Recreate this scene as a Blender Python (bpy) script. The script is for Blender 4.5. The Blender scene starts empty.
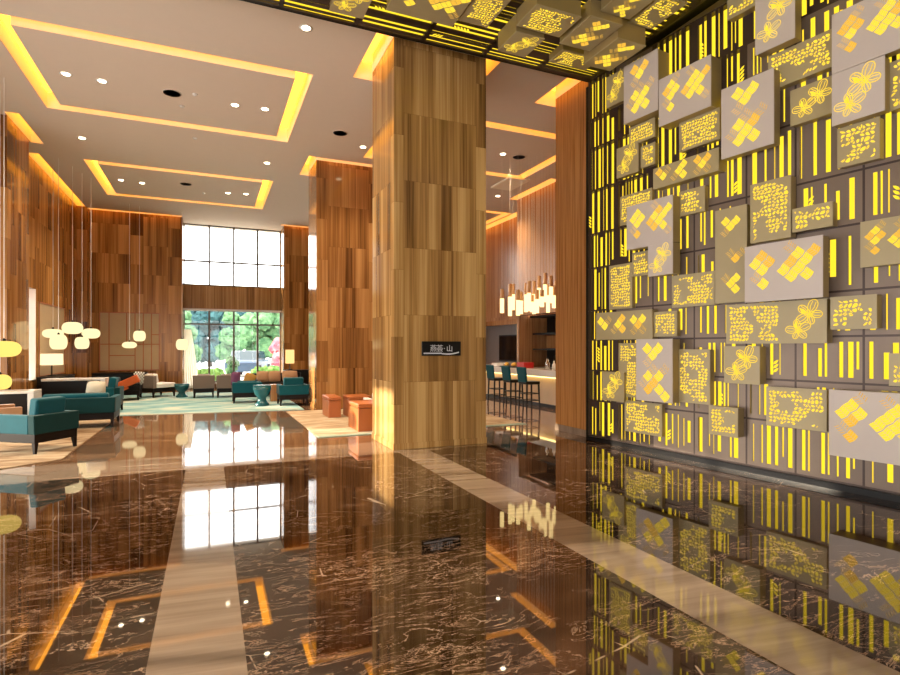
import bpy, math, random
from mathutils import Vector, Matrix, noise as mnoise
random.seed(7)
PI = math.pi
SC = bpy.context.scene
COL = SC.collection

# ------------------------------------------------------------------ camera (22 mm, vertical shift)
FPX, CX, HY, EYE = 550.0, 450.0, 347.0, 1.6
YAW = math.atan(240 / 550)
S, C = math.sin(YAW), math.cos(YAW)
cam_d = bpy.data.cameras.new('camera'); cam = bpy.data.objects.new('camera', cam_d); COL.objects.link(cam)
cam.location = (0, 0, EYE); cam.rotation_euler = (PI / 2, 0, -YAW)
cam_d.sensor_width = 36; cam_d.lens = FPX / 900 * 36; cam_d.shift_y = (HY - 337.5) / 900
cam_d.clip_start = .05; cam_d.clip_end = 300
SC.camera = cam

# ------------------------------------------------------------------ measuring helpers (survey of the real positions)
def ray(u):
    t = (u - CX) / FPX
    return S + t * C, C - t * S
def at_height(u, v, z):
    d = FPX * (EYE - z) / (v - HY); r = ray(u)
    return Vector((d * r[0], d * r[1], z))
def at_depth(u, v, d):
    r = ray(u)
    return Vector((d * r[0], d * r[1], EYE + (HY - v) * d / FPX))

# ------------------------------------------------------------------ materials
def new_mat(name):
    m = bpy.data.materials.new(name); m.use_nodes = True
    nt = m.node_tree; nt.nodes.clear()
    return m, nt
class G:
    """small node builder"""
    def __init__(s, nt): s.nt = nt
    def n(s, t, **k):
        x = s.nt.nodes.new(t)
        for a, b in k.items(): setattr(x, a, b)
        return x
    def link(s, a, b): s.nt.links.new(a, b)
    def put(s, sock, v):
        if hasattr(v, 'is_output'): s.link(v, sock)
        else: sock.default_value = v
    def math(s, op, a, b=None, c=None, clamp=False):
        x = s.n('ShaderNodeMath', operation=op); x.use_clamp = clamp
        s.put(x.inputs[0], a)
        if b is not None: s.put(x.inputs[1], b)
        if c is not None: s.put(x.inputs[2], c)
        return x.outputs[0]
    def comb(s, x, y, z):
        k = s.n('ShaderNodeCombineXYZ')
        s.put(k.inputs[0], x); s.put(k.inputs[1], y); s.put(k.inputs[2], z)
        return k.outputs[0]
    def coords(s):
        t = s.n('ShaderNodeTexCoord'); p = s.n('ShaderNodeSeparateXYZ'); s.link(t.outputs['Object'], p.inputs[0])
        return t.outputs['Object'], p.outputs[0], p.outputs[1], p.outputs[2]
    def noise(s, vec, scale, detail=3, rough=.5, dist=0):
        x = s.n('ShaderNodeTexNoise'); s.link(vec, x.inputs['Vector'])
        x.inputs['Scale'].default_value = scale; x.inputs['Detail'].default_value = detail
        x.inputs['Roughness'].default_value = rough; x.inputs['Distortion'].default_value = dist
        return x.outputs['Fac']
    def ramp(s, f, stops):
        x = s.n('ShaderNodeValToRGB'); s.link(f, x.inputs[0]); e = x.color_ramp.elements
        while len(e) < len(stops): e.new(.5)
        for q, (p, c) in zip(e, stops): q.position = p; q.color = (*c, 1)
        return x.outputs[0]
    def mix(s, f, a, b, mode='MIX'):
        x = s.n('ShaderNodeMix', data_type='RGBA', blend_type=mode)
        s.put(x.inputs[0], f)
        s.put(x.inputs[6], a if hasattr(a, 'is_output') else (*a, 1)); s.put(x.inputs[7], b if hasattr(b, 'is_output') else (*b, 1))
        return x.outputs[2]
    def step(s, f, a, b):
        x = s.n('ShaderNodeMapRange', interpolation_type='SMOOTHSTEP'); s.link(f, x.inputs[0])
        x.inputs[1].default_value = a; x.inputs[2].default_value = b; x.inputs[3].default_value = 0; x.inputs[4].default_value = 1
        return x.outputs[0]
    def out(s, col, rough=.5, ior=1.5, metal=0., bump=None, bstr=.2, sheen=0, spec=.5):
        b = s.n('ShaderNodeBsdfPrincipled'); o = s.n('ShaderNodeOutputMaterial')
        s.put(b.inputs['Base Color'], col if hasattr(col, 'is_output') else (*col, 1))
        s.put(b.inputs['Roughness'], rough); b.inputs['IOR'].default_value = ior; b.inputs['Metallic'].default_value = metal
        b.inputs['Sheen Weight'].default_value = sheen; b.inputs['Specular IOR Level'].default_value = spec
        if bump is not None:
            k = s.n('ShaderNodeBump'); k.inputs['Strength'].default_value = bstr; k.inputs['Distance'].default_value = .01
            s.link(bump, k.inputs['Height']); s.link(k.outputs[0], b.inputs['Normal'])
        s.link(b.outputs[0], o.inputs[0])

def plain(name, col, rough=.5, ior=1.5, metal=0, var=.08, scale=6, sheen=0, spec=.5, bstr=0):
    m, nt = new_mat(name); g = G(nt)
    v, x, y, z = g.coords(); f = g.noise(v, scale, 4)
    c = g.mix(f, [max(0, k * (1 - var)) for k in col], [min(1, k * (1 + var)) for k in col])
    g.out(c, rough, ior, metal, sheen=sheen, spec=spec, bump=g.noise(v, 160, 2) if bstr else None, bstr=bstr)
    return m
def glow(name, col, strength):
    m, nt = new_mat(name); g = G(nt)
    e = g.n('ShaderNodeEmission'); e.inputs[0].default_value = (*col, 1); e.inputs[1].default_value = strength
    o = g.n('ShaderNodeOutputMaterial'); g.link(e.outputs[0], o.inputs[0])
    return m
def stone(name, dark, mid, light, bw=.42, bh=1.05, rough=.1, ior=1.5, tone=.45, spec=.35):
    """vein-cut stone cladding laid in staggered upright blocks"""
    m, nt = new_mat(name); g = G(nt)
    v, x, y, z = g.coords(); u = g.math('ADD', x, y)
    ub = g.math('DIVIDE', u, bw); ci = g.math('FLOOR', ub)
    w1 = g.n('ShaderNodeTexWhiteNoise', noise_dimensions='1D'); g.link(ci, w1.inputs['W'])
    off = g.math('MULTIPLY', g.math('ROUND', g.math('MULTIPLY', w1.outputs[0], 2)), .33)
    vb = g.math('ADD', g.math('DIVIDE', z, bh), off); ri = g.math('FLOOR', vb)
    w2 = g.n('ShaderNodeTexWhiteNoise', noise_dimensions='2D'); g.link(g.comb(ci, ri, 0), w2.inputs['Vector']); hsh = w2.outputs[0]
    n1 = g.noise(g.comb(g.math('ADD', g.math('MULTIPLY', u, 5.5), g.math('MULTIPLY', hsh, 60)), g.math('MULTIPLY', z, .12), hsh), 1, 4, .6)
    n2 = g.noise(g.comb(g.math('ADD', g.math('MULTIPLY', u, 34), g.math('MULTIPLY', hsh, 90)), g.math('MULTIPLY', z, .35), 0), 1, 3, .6)
    f = g.math('ADD', g.math('MULTIPLY', n1, .72), g.math('MULTIPLY', n2, .28))
    f = g.math('ADD', f, g.math('MULTIPLY', g.math('SUBTRACT', hsh, .5), .16))
    c = g.ramp(f, [(.34, dark), (.5, mid), (.65, light)])
    jt = g.math('MAXIMUM', g.math('LESS_THAN', g.math('FRACT', ub), .012), g.math('LESS_THAN', g.math('FRACT', vb), .006))
    c = g.mix(g.math('MULTIPLY', jt, tone), c, dark)
    g.out(c, rough, ior, spec=spec)
    return m
def veneer(name, dark, mid, light, board=.2, rough=.25, groove=.5):
    m, nt = new_mat(name); g = G(nt)
    v, x, y, z = g.coords(); u = g.math('ADD', x, y)
    ub = g.math('DIVIDE', u, board); ci = g.math('FLOOR', ub)
    w1 = g.n('ShaderNodeTexWhiteNoise', noise_dimensions='1D'); g.link(ci, w1.inputs['W'])
    n2 = g.noise(g.comb(g.math('ADD', g.math('MULTIPLY', u, 26), g.math('MULTIPLY', w1.outputs[0], 40)), g.math('MULTIPLY', z, .5), 0), 1, 4, .6)
    f = g.math('ADD', n2, g.math('MULTIPLY', g.math('SUBTRACT', w1.outputs[0], .5), .18))
    c = g.ramp(f, [(.3, dark), (.5, mid), (.7, light)])
    c = g.mix(g.math('MULTIPLY', g.math('LESS_THAN', g.math('FRACT', ub), .05), groove), c, [k * .35 for k in dark])
    g.out(c, rough)
    return m
def dark_marble():
    m, nt = new_mat('dark_brown_marble'); g = G(nt)
    v, x, y, z = g.coords()
    p = g.comb(g.math('MULTIPLY', x, .75), g.math('MULTIPLY', y, 1.5), 0)
    cloud = g.noise(p, .9, 4, .6, .8)
    base = g.ramp(cloud, [(.3, (.009, .005, .0035)), (.55, (.022, .0115, .007)), (.75, (.06, .031, .018))])
    n1 = g.noise(p, 2.1, 7, .62, 1.6); r1 = g.math('ABSOLUTE', g.math('SUBTRACT', n1, .5))
    v1 = g.math('SUBTRACT', 1, g.step(r1, .0015, .008))
    n2 = g.noise(g.comb(g.math('MULTIPLY', x, 1.6), g.math('MULTIPLY', y, 6.5), 3), 1.5, 6, .7, .7); r2 = g.math('ABSOLUTE', g.math('SUBTRACT', n2, .5))
    v2 = g.math('SUBTRACT', 1, g.step(r2, .003, .016))
    pa = g.comb(g.math('ADD', x, g.math('MULTIPLY', y, .5)), g.math('SUBTRACT', y, g.math('MULTIPLY', x, .2)), 7)
    vor = g.n('ShaderNodeTexVoronoi', feature='DISTANCE_TO_EDGE'); g.link(pa, vor.inputs['Vector']); vor.inputs['Scale'].default_value = 1.9
    v3 = g.math('SUBTRACT', 1, g.step(vor.outputs['Distance'], .003, .012))
    mk = g.step(g.noise(v, 1.1, 3, .6), .42, .58); mk2 = g.step(g.noise(g.comb(y, x, 4), .9, 3, .6), .42, .6)
    mk3 = g.step(g.noise(g.comb(y, x, 11), 2.4, 3, .6), .54, .62)
    c = g.mix(g.math('MULTIPLY', g.math('MULTIPLY', v2, mk2), .6), base, (.46, .28, .18))
    c = g.mix(g.math('MULTIPLY', g.math('MULTIPLY', v1, mk), .75), c, (.5, .33, .22))
    c = g.mix(g.math('MULTIPLY', g.math('MULTIPLY', v3, mk3), .6), c, (.5, .36, .25))
    g.out(c, .025, 2.05)
    return m
def band_stone(name, dark, light, ior=1.7, rough=.04):
    m, nt = new_mat(name); g = G(nt)
    v, x, y, z = g.coords()
    n1 = g.noise(g.comb(g.math('MULTIPLY', x, .5), g.math('ADD', g.math('MULTIPLY', y, 9), g.math('MULTIPLY', x, 1.2)), 0), 1, 5, .65, .2)
    c = g.ramp(n1, [(.3, dark), (.7, light)])
    g.out(c, rough, ior)
    return m
def rug_mat(name, a, b, c3, scale=1.2):
    m, nt = new_mat(name); g = G(nt)
    v, x, y, z = g.coords(); p = g.comb(g.math('MULTIPLY', x, .6), g.math('MULTIPLY', y, 1.6), 0)
    f = g.noise(p, scale, 4, .6, 1.5)
    c = g.ramp(f, [(.33, a), (.5, b), (.66, c3)])
    g.out(c, .95, spec=.1, bump=g.noise(v, 220, 2), bstr=.3)
    return m
def glass_mat():
    m, nt = new_mat('window_glass'); g = G(nt)
    fr = g.n('ShaderNodeFresnel'); fr.inputs[0].default_value = 1.45
    t = g.n('ShaderNodeBsdfTransparent'); t.inputs[0].default_value = (.97, .99, .99, 1)
    gl = g.n('ShaderNodeBsdfGlossy'); gl.inputs['Roughness'].default_value = .01
    mx = g.n('ShaderNodeMixShader'); o = g.n('ShaderNodeOutputMaterial')
    g.link(fr.outputs[0], mx.inputs[0]); g.link(t.outputs[0], mx.inputs[1]); g.link(gl.outputs[0], mx.inputs[2]); g.link(mx.outputs[0], o.inputs[0])
    return m
def sheer_mat():
    m, nt = new_mat('sheer_fabric'); g = G(nt)
    a = g.n('ShaderNodeBsdfTranslucent'); a.inputs[0].default_value = (.9, .84, .68, 1)
    b = g.n('ShaderNodeBsdfDiffuse'); b.inputs[0].default_value = (.9, .86, .74, 1)
    mx = g.n('ShaderNodeMixShader'); mx.inputs[0].default_value = .25; o = g.n('ShaderNodeOutputMaterial')
    g.link(a.outputs[0], mx.inputs[1]); g.link(b.outputs[0], mx.inputs[2]); g.link(mx.outputs[0], o.inputs[0])
    return m
def leaf_mat(name, a, b):
    m, nt = new_mat(name); g = G(nt)
    v, x, y, z = g.coords(); c = g.ramp(g.noise(v, 1.6, 5, .7), [(.35, a), (.65, b)])
    g.out(c, .8, spec=.2)
    return m

M = dict(
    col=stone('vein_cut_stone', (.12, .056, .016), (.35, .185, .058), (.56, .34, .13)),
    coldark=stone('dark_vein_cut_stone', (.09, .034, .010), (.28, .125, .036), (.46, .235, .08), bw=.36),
    wallst=stone('wall_vein_cut_stone', (.11, .04, .010), (.35, .16, .042), (.55, .28, .09), bw=.4, rough=.2, spec=.15),
    spandrel=stone('spandrel_vein_cut_stone', (.14, .062, .016), (.33, .17, .05), (.50, .30, .115), bw=.3, bh=3, rough=.3, spec=.15),
    venr=veneer('orange_wood_veneer', (.26, .105, .026), (.42, .185, .05), (.50, .24, .075), board=.9, groove=.25),
    slat=veneer('slatted_wood', (.25, .11, .042), (.42, .21, .09), (.52, .28, .13), board=.26, groove=.55),
    marble=dark_marble(),
    strip=band_stone('beige_band_stone', (.165, .115, .08), (.30, .22, .16)),
    field=band_stone('brown_field_stone', (.10, .052, .026), (.24, .14, .08)),
    ceil=plain('taupe_ceiling_paint', (.66, .555, .445), .8, var=.02, spec=.2),
    covepaint=plain('cove_white_paint', (.85, .78, .62), .7, var=.02, spec=.2),
    cove=glow('cove_light', (1, .36, .03), 3.2),
    yellow=glow('yellow_backlight', (1.0, .69, .03), .85),
    amber=glow('amber_backlight', (1.0, .55, .06), .66),
    motif=glow('golden_cutout_light', (1.0, .67, .05), .8),
    plate=plain('mauve_lattice_metal', (.175, .125, .095), .42, var=.06, metal=.25),
    platedark=plain('dark_bronze_metal', (.05, .03, .024), .4, var=.1, metal=.4),
    pale=plain('pale_mauve_lacquer', (.50, .425, .385), .45, var=.03),
    olive=plain('olive_taupe_lacquer', (.36, .285, .155), .4, var=.05),
    edge=plain('bronze_panel_edge', (.30, .215, .09), .4, var=.08, metal=.3),
    black=plain('black_lacquer', (.008, .0075, .0075), .3, spec=.2, var=.1),
    blackm=plain('dark_stained_timber', (.008, .005, .004), .5, spec=.15, var=.2),
    chrome=plain('brushed_steel', (.6, .6, .6), .25, metal=1, var=.03),
    mullion=plain('bronze_window_metal', (.085, .062, .045), .4, metal=.4),
    teal=plain('teal_velvet', (.005, .068, .088), .8, var=.15, sheen=.08, spec=.1, bstr=.1),
    tealshade=plain('shaded_teal_velvet', (.005, .034, .036), .8, var=.15, sheen=.05, spec=.1, bstr=.1),  # same velvet, with the shade on the chair backs put into its colour
    tealcer=plain('teal_glazed_ceramic', (.008, .085, .10), .25, var=.15),
    grey=plain('grey_brown_upholstery', (.17, .125, .10), .85, var=.08, sheen=.3, bstr=.2),
    tan=plain('tan_upholstery', (.40, .22, .11), .8, var=.1, sheen=.3, bstr=.2),
    cream=plain('cream_linen', (.66, .60, .46), .85, var=.06, bstr=.2),
    white=plain('white_linen', (.8, .78, .74), .8, var=.04, bstr=.1),
    mustard=plain('mustard_linen', (.5, .27, .06), .85, var=.08, bstr=.2),
    purple=plain('plum_velvet', (.14, .035, .10), .8, var=.1, sheen=.4),
    orange=plain('burnt_orange_wool', (.52, .10, .022), .9, var=.12, bstr=.3),
    leather=plain('cognac_leather', (.40, .115, .028), .38, var=.15, scale=3, bstr=.06),
    whitetop=plain('white_stone_top', (.75, .72, .68), .12, var=.05, scale=2),
    wood=veneer('warm_block_wood', (.25, .10, .03), (.42, .19, .06), (.5, .25, .09), board=.5, groove=.1),
    panelgrey=plain('beige_leather_panel', (.44, .32, .19), .6, spec=.2, var=.06),
    trimo=plain('orange_wood_bead', (.36, .11, .025), .4, var=.1),
    grey2=plain('grey_wall_panel', (.30, .29, .29), .5, var=.06),
    shade=glow('lit_linen_shade', (1, .72, .40), 1.05),
    paper2=glow('lit_yellow_lantern', (1, .68, .16), .85),
    shade2=glow('lit_amber_shade', (1, .60, .22), .95),
    paper=glow('lit_paper_lantern', (1, .80, .42), .85),
    tube=glow('lit_glass_cylinder', (1, .70, .28), 1.6),
    tubetop=plain('amber_tube_glass', (.62, .36, .16), .2, var=.1),
    lens=glow('downlight_lens', (1, .82, .55), 14),
    ledw=glow('counter_led', (1, .72, .25), 3.2),
    counter=plain('onyx_counter_front', (.62, .45, .28), .25, var=.12, scale=2.5),
    screen=plain('television_glass', (.008, .008, .009), .08),
    red=plain('red_box_card', (.45, .012, .012), .4), yel=plain('yellow_bread', (.75, .45, .08), .7),
    sky_white=plain('white_lettering', (.55, .55, .58), .5),
    glass=glass_mat(), sheer=sheer_mat(),
    rugA=rug_mat('tan_patterned_carpet', (.14, .08, .04), (.31, .215, .13), (.40, .32, .215)),
    rugT=rug_mat('aqua_carpet', (.07, .22, .24), (.24, .40, .40), (.50, .52, .43), .9),
    rugB=rug_mat('cream_patterned_carpet', (.28, .20, .12), (.46, .35, .23), (.56, .47, .34), 1.6),
    border=plain('sage_carpet_border', (.27, .34, .27), .95, spec=.1, bstr=.3),
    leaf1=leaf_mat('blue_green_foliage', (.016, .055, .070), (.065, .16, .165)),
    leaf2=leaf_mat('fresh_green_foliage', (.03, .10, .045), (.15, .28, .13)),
    leaf3=leaf_mat('hedge_foliage', (.05, .14, .02), (.18, .3, .08)),
    flower=leaf_mat('pink_flower_foliage', (.35, .06, .10), (.55, .22, .24)),
    bark=plain('tree_bark', (.10, .07, .05), .9),
    paving=plain('pale_paving', (.62, .62, .60), .9, var=.05),
    carpaint=plain('dark_blue_car_paint', (.03, .06, .11), .2), tyre=plain('tyre_rubber', (.02, .02, .02), .8),
    cglass=plain('car_window_tint', (.03, .05, .06), .08),
    terracotta=plain('terracotta_pot', (.4, .15, .08), .8),
)

# ------------------------------------------------------------------ mesh builder
class MB:
    def __init__(s): s.v = []; s.f = []; s.mi = []; s.mats = []; s.sm = []
    def _m(s, m):
        m = M[m] if isinstance(m, str) else m
        if m not in s.mats: s.mats.append(m)
        return s.mats.index(m)
    def add(s, vs, fs, m, smooth=False, T=None):
        b = len(s.v); i = s._m(m)
        for p in vs: s.v.append(tuple(T @ Vector(p)) if T else tuple(p))
        for f in fs: s.f.append([b + k for k in f]); s.mi.append(i); s.sm.append(smooth)
        return s
    def box(s, x0, x1, y0, y1, z0, z1, m, T=None):
        vs = [(x0, y0, z0), (x1, y0, z0), (x1, y1, z0), (x0, y1, z0), (x0, y0, z1), (x1, y0, z1), (x1, y1, z1), (x0, y1, z1)]
        return s.add(vs, [(0, 3, 2, 1), (4, 5, 6, 7), (0, 1, 5, 4), (1, 2, 6, 5), (2, 3, 7, 6), (3, 0, 4, 7)], m, T=T)
    def taper(s, x, y, z0, z1, r0, r1, m, dx=0, dy=0):
        vs = [(x + a * r0 + dx, y + b * r0 + dy, z0) for a, b in ((-1, -1), (1, -1), (1, 1), (-1, 1))] + [(x + a * r1, y + b * r1, z1) for a, b in ((-1, -1), (1, -1), (1, 1), (-1, 1))]
        return s.add(vs, [(0, 3, 2, 1), (4, 5, 6, 7), (0, 1, 5, 4), (1, 2, 6, 5), (2, 3, 7, 6), (3, 0, 4, 7)], m)
    def quad(s, a, b, c, d, m): return s.add([a, b, c, d], [(0, 1, 2, 3)], m)
    def prism(s, pts, y0, y1, m, T=None):
        """outline in xz extruded along y"""
        n = len(pts); vs = [(p[0], y0, p[1]) for p in pts] + [(p[0], y1, p[1]) for p in pts]
        fs = [tuple(range(n)), tuple(range(2 * n - 1, n - 1, -1))] + [(i, n + i, n + (i + 1) % n, (i + 1) % n) for i in range(n)]
        return s.add(vs, fs, m, T=T)
    def lathe(s, prof, m, c=(0, 0, 0), n=24, smooth=True, sq=0):
        vs = []; fs = []; k = len(prof)
        for j in range(n):
            a = 2 * PI * j / n; ca, sa = math.cos(a), math.sin(a)
            q = 1
            if sq: q = (abs(ca) ** sq + abs(sa) ** sq) ** (-1 / sq)
            for r, z in prof: vs.append((c[0] + r * ca * q, c[1] + r * sa * q, c[2] + z))
        for j in range(n):
            for i in range(k - 1):
                a = j * k + i; b = ((j + 1) % n) * k + i
                fs.append((a, b, b + 1, a + 1))
        if prof[0][0] > 1e-5: fs.append(tuple(j * k for j in reversed(range(n))))
        if prof[-1][0] > 1e-5: fs.append(tuple(j * k + k - 1 for j in range(n)))
        return s.add(vs, fs, m, smooth)
    def cyl(s, x, y, z0, z1, r, m, n=16): return s.lathe([(r, z0), (r, z1)], m, (x, y, 0), n, smooth=False)
    def tube(s, pts, r, m, n=8):
        pts = [Vector(p) for p in pts]; vs = []; fs = []
        for i, p in enumerate(pts):
            d = (pts[min(i + 1, len(pts) - 1)] - pts[max(i - 1, 0)]).normalized()
            a = d.orthogonal().normalized() if abs(d.z) > .99 else d.cross(Vector((0, 0, 1))).normalized(); b = d.cross(a)
            for j in range(n):
                t = 2 * PI * j / n; vs.append(p + a * r * math.cos(t) + b * r * math.sin(t))
        for i in range(len(pts) - 1):
            for j in range(n):
                q = i * n + j; w = i * n + (j + 1) % n; fs.append((q, w, w + n, q + n))
        fs += [tuple(reversed(range(n))), tuple(range((len(pts) - 1) * n, len(pts) * n))]
        return s.add(vs, fs, m, True)
    def build(s, name, parent=None, bevel=0, seg=2, smooth=None, subsurf=0):
        me = bpy.data.meshes.new(name); me.from_pydata(s.v, [], s.f)
        for m in s.mats: me.materials.append(m)
        me.polygons.foreach_set('material_index', s.mi)
        me.polygons.foreach_set('use_smooth', [smooth if smooth is not None else q for q in s.sm])
        me.update()
        o = bpy.data.objects.new(name, me); COL.objects.link(o)
        if parent is not None: o.parent = parent
        if bevel:
            b = o.modifiers.new('bevel', 'BEVEL'); b.width = bevel; b.segments = seg; b.limit_method = 'ANGLE'; b.harden_normals = False
        if subsurf:
            q = o.modifiers.new('sub', 'SUBSURF'); q.levels = q.render_levels = subsurf
        return o
def tag(o, label, cat, group=None):
    o['label'] = label; o['category'] = cat
    if group: o['group'] = group
    return o
def thing(name, label, cat, loc=(0, 0, 0), rz=0, group=None):
    o = bpy.data.objects.new(name, None); COL.objects.link(o); o.location = loc; o.rotation_euler = (0, 0, rz); o.empty_display_size = .2
    return tag(o, label, cat, group)
def struct(o):
    o['kind'] = 'structure'; return o
def dup(root, loc, rz, label, group=None):
    r = root.copy(); COL.objects.link(r); r.location = loc; r.rotation_euler = (0, 0, rz); r['label'] = label
    if group: r['group'] = group
    for ch in list(root.children):
        c = ch.copy(); COL.objects.link(c); c.parent = r
        for gch in list(ch.children):
            d = gch.copy(); COL.objects.link(d); d.parent = c
    return r

# ================================================================== SETTING
CEIL = 6.4
XL, XR = -4.15, 11.2
# floor: one slab, marble fields and beige bands laid in it
fb = MB()
xs = [-7.0, -.29, .17, 2.62, 3.11, 11.6]; ys = [-5.2, 7.95, 9.0, 24.2]
for i in range(5):
    for j in range(3):
        if j == 0: m = 'strip' if i in (1, 3) else 'marble'
        elif j == 1: m = 'strip'
        else: m = 'field'
        fb.quad((xs[i], ys[j], 0), (xs[i + 1], ys[j], 0), (xs[i + 1], ys[j + 1], 0), (xs[i], ys[j + 1], 0), m)
fb.box(-7, 11.6, -5.2, 24.2, -.3, -.01, 'strip')
struct(fb.build('floor'))

# columns: (x0, x1, y0, y1)
C1 = (2.61, 4.21, 8.15, 9.38); C2 = (2.5, 4.05, 14.3, 15.5); CL = (-5.6, -3.85, 14.1, 15.6); PIER = (2.68, 4.1, 22.6, 24.0); BP = (6.14, 7.3, 7.95, 8.95)
# ceiling with slots: ring = outer minus inner
rings = [((-3.0, 1.67, 9.85, 13.35), .28), ((-2.97, 1.68, 16.63, 20.2), .28), ((3.55, 8.2, 10.4, 13.65), .28), ((5.3, 9.93, 17.2, 20.5), .28)]
rects = []   # slot rectangles x0,x1,y0,y1
for (a, b, c, d), w in rings: rects += [(a, b, c, c + w), (a, b, d - w, d), (a, a + w, c + w, d - w), (b - w, b, c + w, d - w)]
def around(c, w, sides='lrnf'):
    a, b, e, f = c; r = []
    if 'l' in sides: r.append((a - w, a, e - (w if 'n' in sides else 0), f + (w if 'f' in sides else 0)))
    if 'r' in sides: r.append((b, b + w, e - (w if 'n' in sides else 0), f + (w if 'f' in sides else 0)))
    if 'n' in sides: r.append((a, b, e - w, e))
    if 'f' in sides: r.append((a, b, f, f + w))
    return r
rects += around(C1, .28, 'lrf') + around(C2, .22) + [(-3.85, -3.6, 13.9, 15.75)] + around(BP, .3, 'lf')
rects += [(XL, XL + .25, 16.6, 22.35), (XL, -.93, 22.35, 22.6), (2.55, 4.2, 22.35, 22.6), (8.9, 9.2, 13.2, 15.6), (10.0, 10.35, 15.6, 22.3)]
xs = sorted({-7.0, 11.6} | {r[0] for r in rects} | {r[1] for r in rects}); ys = sorted({-5.2, 24.2} | {r[2] for r in rects} | {r[3] for r in rects})
def in_slot(x, y): return any(r[0] < x < r[1] and r[2] < y < r[3] for r in rects)
cb = MB(); cv = MB(); H2 = CEIL + .32
ok = {}
for i in range(len(xs) - 1):
    for j in range(len(ys) - 1): ok[i, j] = in_slot((xs[i] + xs[i + 1]) / 2, (ys[j] + ys[j + 1]) / 2)
for (i, j), sl in ok.items():
    x0, x1, y0, y1 = xs[i], xs[i + 1], ys[j], ys[j + 1]
    if not sl: cb.quad((x0, y0, CEIL), (x0, y1, CEIL), (x1, y1, CEIL), (x1, y0, CEIL), 'ceil'); continue
    cv.quad((x0, y0, H2), (x0, y1, H2), (x1, y1, H2), (x1, y0, H2), 'cove')
    e = .004
    if not ok.get((i - 1, j)): cb.quad((x0 + e, y0, CEIL), (x0 + e, y1, CEIL), (x0 + e, y1, H2), (x0 + e, y0, H2), 'covepaint')
    if not ok.get((i + 1, j)): cb.quad((x1 - e, y0, CEIL), (x1 - e, y1, CEIL), (x1 - e, y1, H2), (x1 - e, y0, H2), 'covepaint')
    if not ok.get((i, j - 1)): cb.quad((x0, y0 + e, CEIL), (x1, y0 + e, CEIL), (x1, y0 + e, H2), (x0, y0 + e, H2), 'covepaint')
    if not ok.get((i, j + 1)): cb.quad((x0, y1 - e, CEIL), (x1, y1 - e, CEIL), (x1, y1 - e, H2), (x0, y1 - e, H2), 'covepaint')
cb.box(-7, 11.6, -5.2, 24.2, CEIL + .36, CEIL + .5, 'ceil')
ce = struct(cb.build('ceiling')); co = cv.build('cove_light', ce)

# walls
wb = MB()
wb.box(-4.6, XL, 17.36, 24.0, 0, CEIL + .34, 'wallst'); wb.box(-4.6, XL, 16.4, 17.36, 3.1, CEIL + .34, 'wallst'); wb.box(-4.6, XL, 16.4, 17.36, 0, .77, 'wallst')
wb.box(-4.6, XL, 15.6, 16.4, 0, CEIL + .34, 'wallst')
wl = struct(wb.build('wall_left'))
b = MB(); b.box(-6.2, -6.0, 13.2, 15.6, 0, CEIL + .34, 'wallst'); b.box(-6.2, -6.0, 7.4, 13.2, 3.0, CEIL + .34, 'wallst'); b.box(-6.2, -6, 7.4, 13.2, 0, .1, 'wallst'); b.box(-6.2, -6.0, 6.2, 7.4, 0, CEIL + .34, 'wallst'); b.box(-6.2, -6.0, -5.2, 6.2, 3.6, CEIL + .34, 'wallst')
struct(b.build('wall_lounge'))
b = MB(); b.box(2.5, 11.6, -5.2, -5.0, 0, CEIL + .34, 'wallst'); b.box(-6.2, 2.5, -5.2, -5.0, 3.9, CEIL + .34, 'wallst'); struct(b.build('wall_unseen_entrance'))  # unseen wall shaped for light: opening fills, solid part avoids white reflections
b = MB()
for i in range(6): xx = -6 + 8.5 * i / 5; b.box(xx - .05, xx + .05, -5.15, -5.05, 0, 3.9, 'mullion')
b.box(-6, 2.5, -5.15, -5.05, 2.5, 2.6, 'mullion'); struct(b.build('window_7'))
# pale lit jamb + framed inset panel on the left wall
b = MB(); b.box(-4.58, XL + .01, 17.34, 17.37, .77, 3.1, 'white'); b.box(-4.58, XL + .01, 16.4, 17.36, .75, .78, 'white'); wj = struct(b.build('window_4'))
b = MB(); b.quad((-4.57, 16.4, .78), (-4.57, 17.34, .78), (-4.57, 17.34, 3.1), (-4.57, 16.4, 3.1), 'glass'); struct(b.build('window_pane', wj))
def inset(name, parent, x0, x1, z0, z1, vs, hs, T):
    """beige leather wall panel divided by beads; drawn in xz, front towards -y"""
    p = MB(); p.box(x0, x1, -.02, 0, z0, z1, 'panelgrey', T)
    for v in vs: p.box(v[0] - .016, v[0] + .016, -.035, -.02, v[1], v[2], 'trimo', T)
    for q in hs: p.box(q[1], q[2], -.035, -.02, q[0] - .016, q[0] + .016, 'trimo', T)
    return struct(p.build(name, parent))
T = Matrix.Translation((XL, 0, 0)) @ Matrix.Rotation(PI / 2, 4, 'Z')
inset('trim_1', wl, 17.6, 20.4, .8, 2.8, [(17.62, .8, 2.8), (20.38, .8, 2.8)], [(.82, 17.6, 20.4), (2.78, 17.6, 20.4)], T)
# back wall with deep window bays
bw = MB()
bw.box(-4.6, -.93, 22.6, 24.0, 0, CEIL + .34, 'wallst')
bw.box(-.93, 2.68, 23.55, 24.0, 3.07, 4.0, 'spandrel'); bw.box(-.93, 2.68, 23.5, 24.0, 0, .2, 'spandrel')
bw.box(4.1, 7.7, 23.55, 24.0, 3.07, 4.0, 'spandrel'); bw.box(4.1, 7.7, 23.5, 24.0, 0, .2, 'spandrel')
bw.box(7.7, 11.6, 22.6, 24.0, 0, CEIL + .34, 'wallst')
wk = struct(bw.build('wall_back'))
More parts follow.
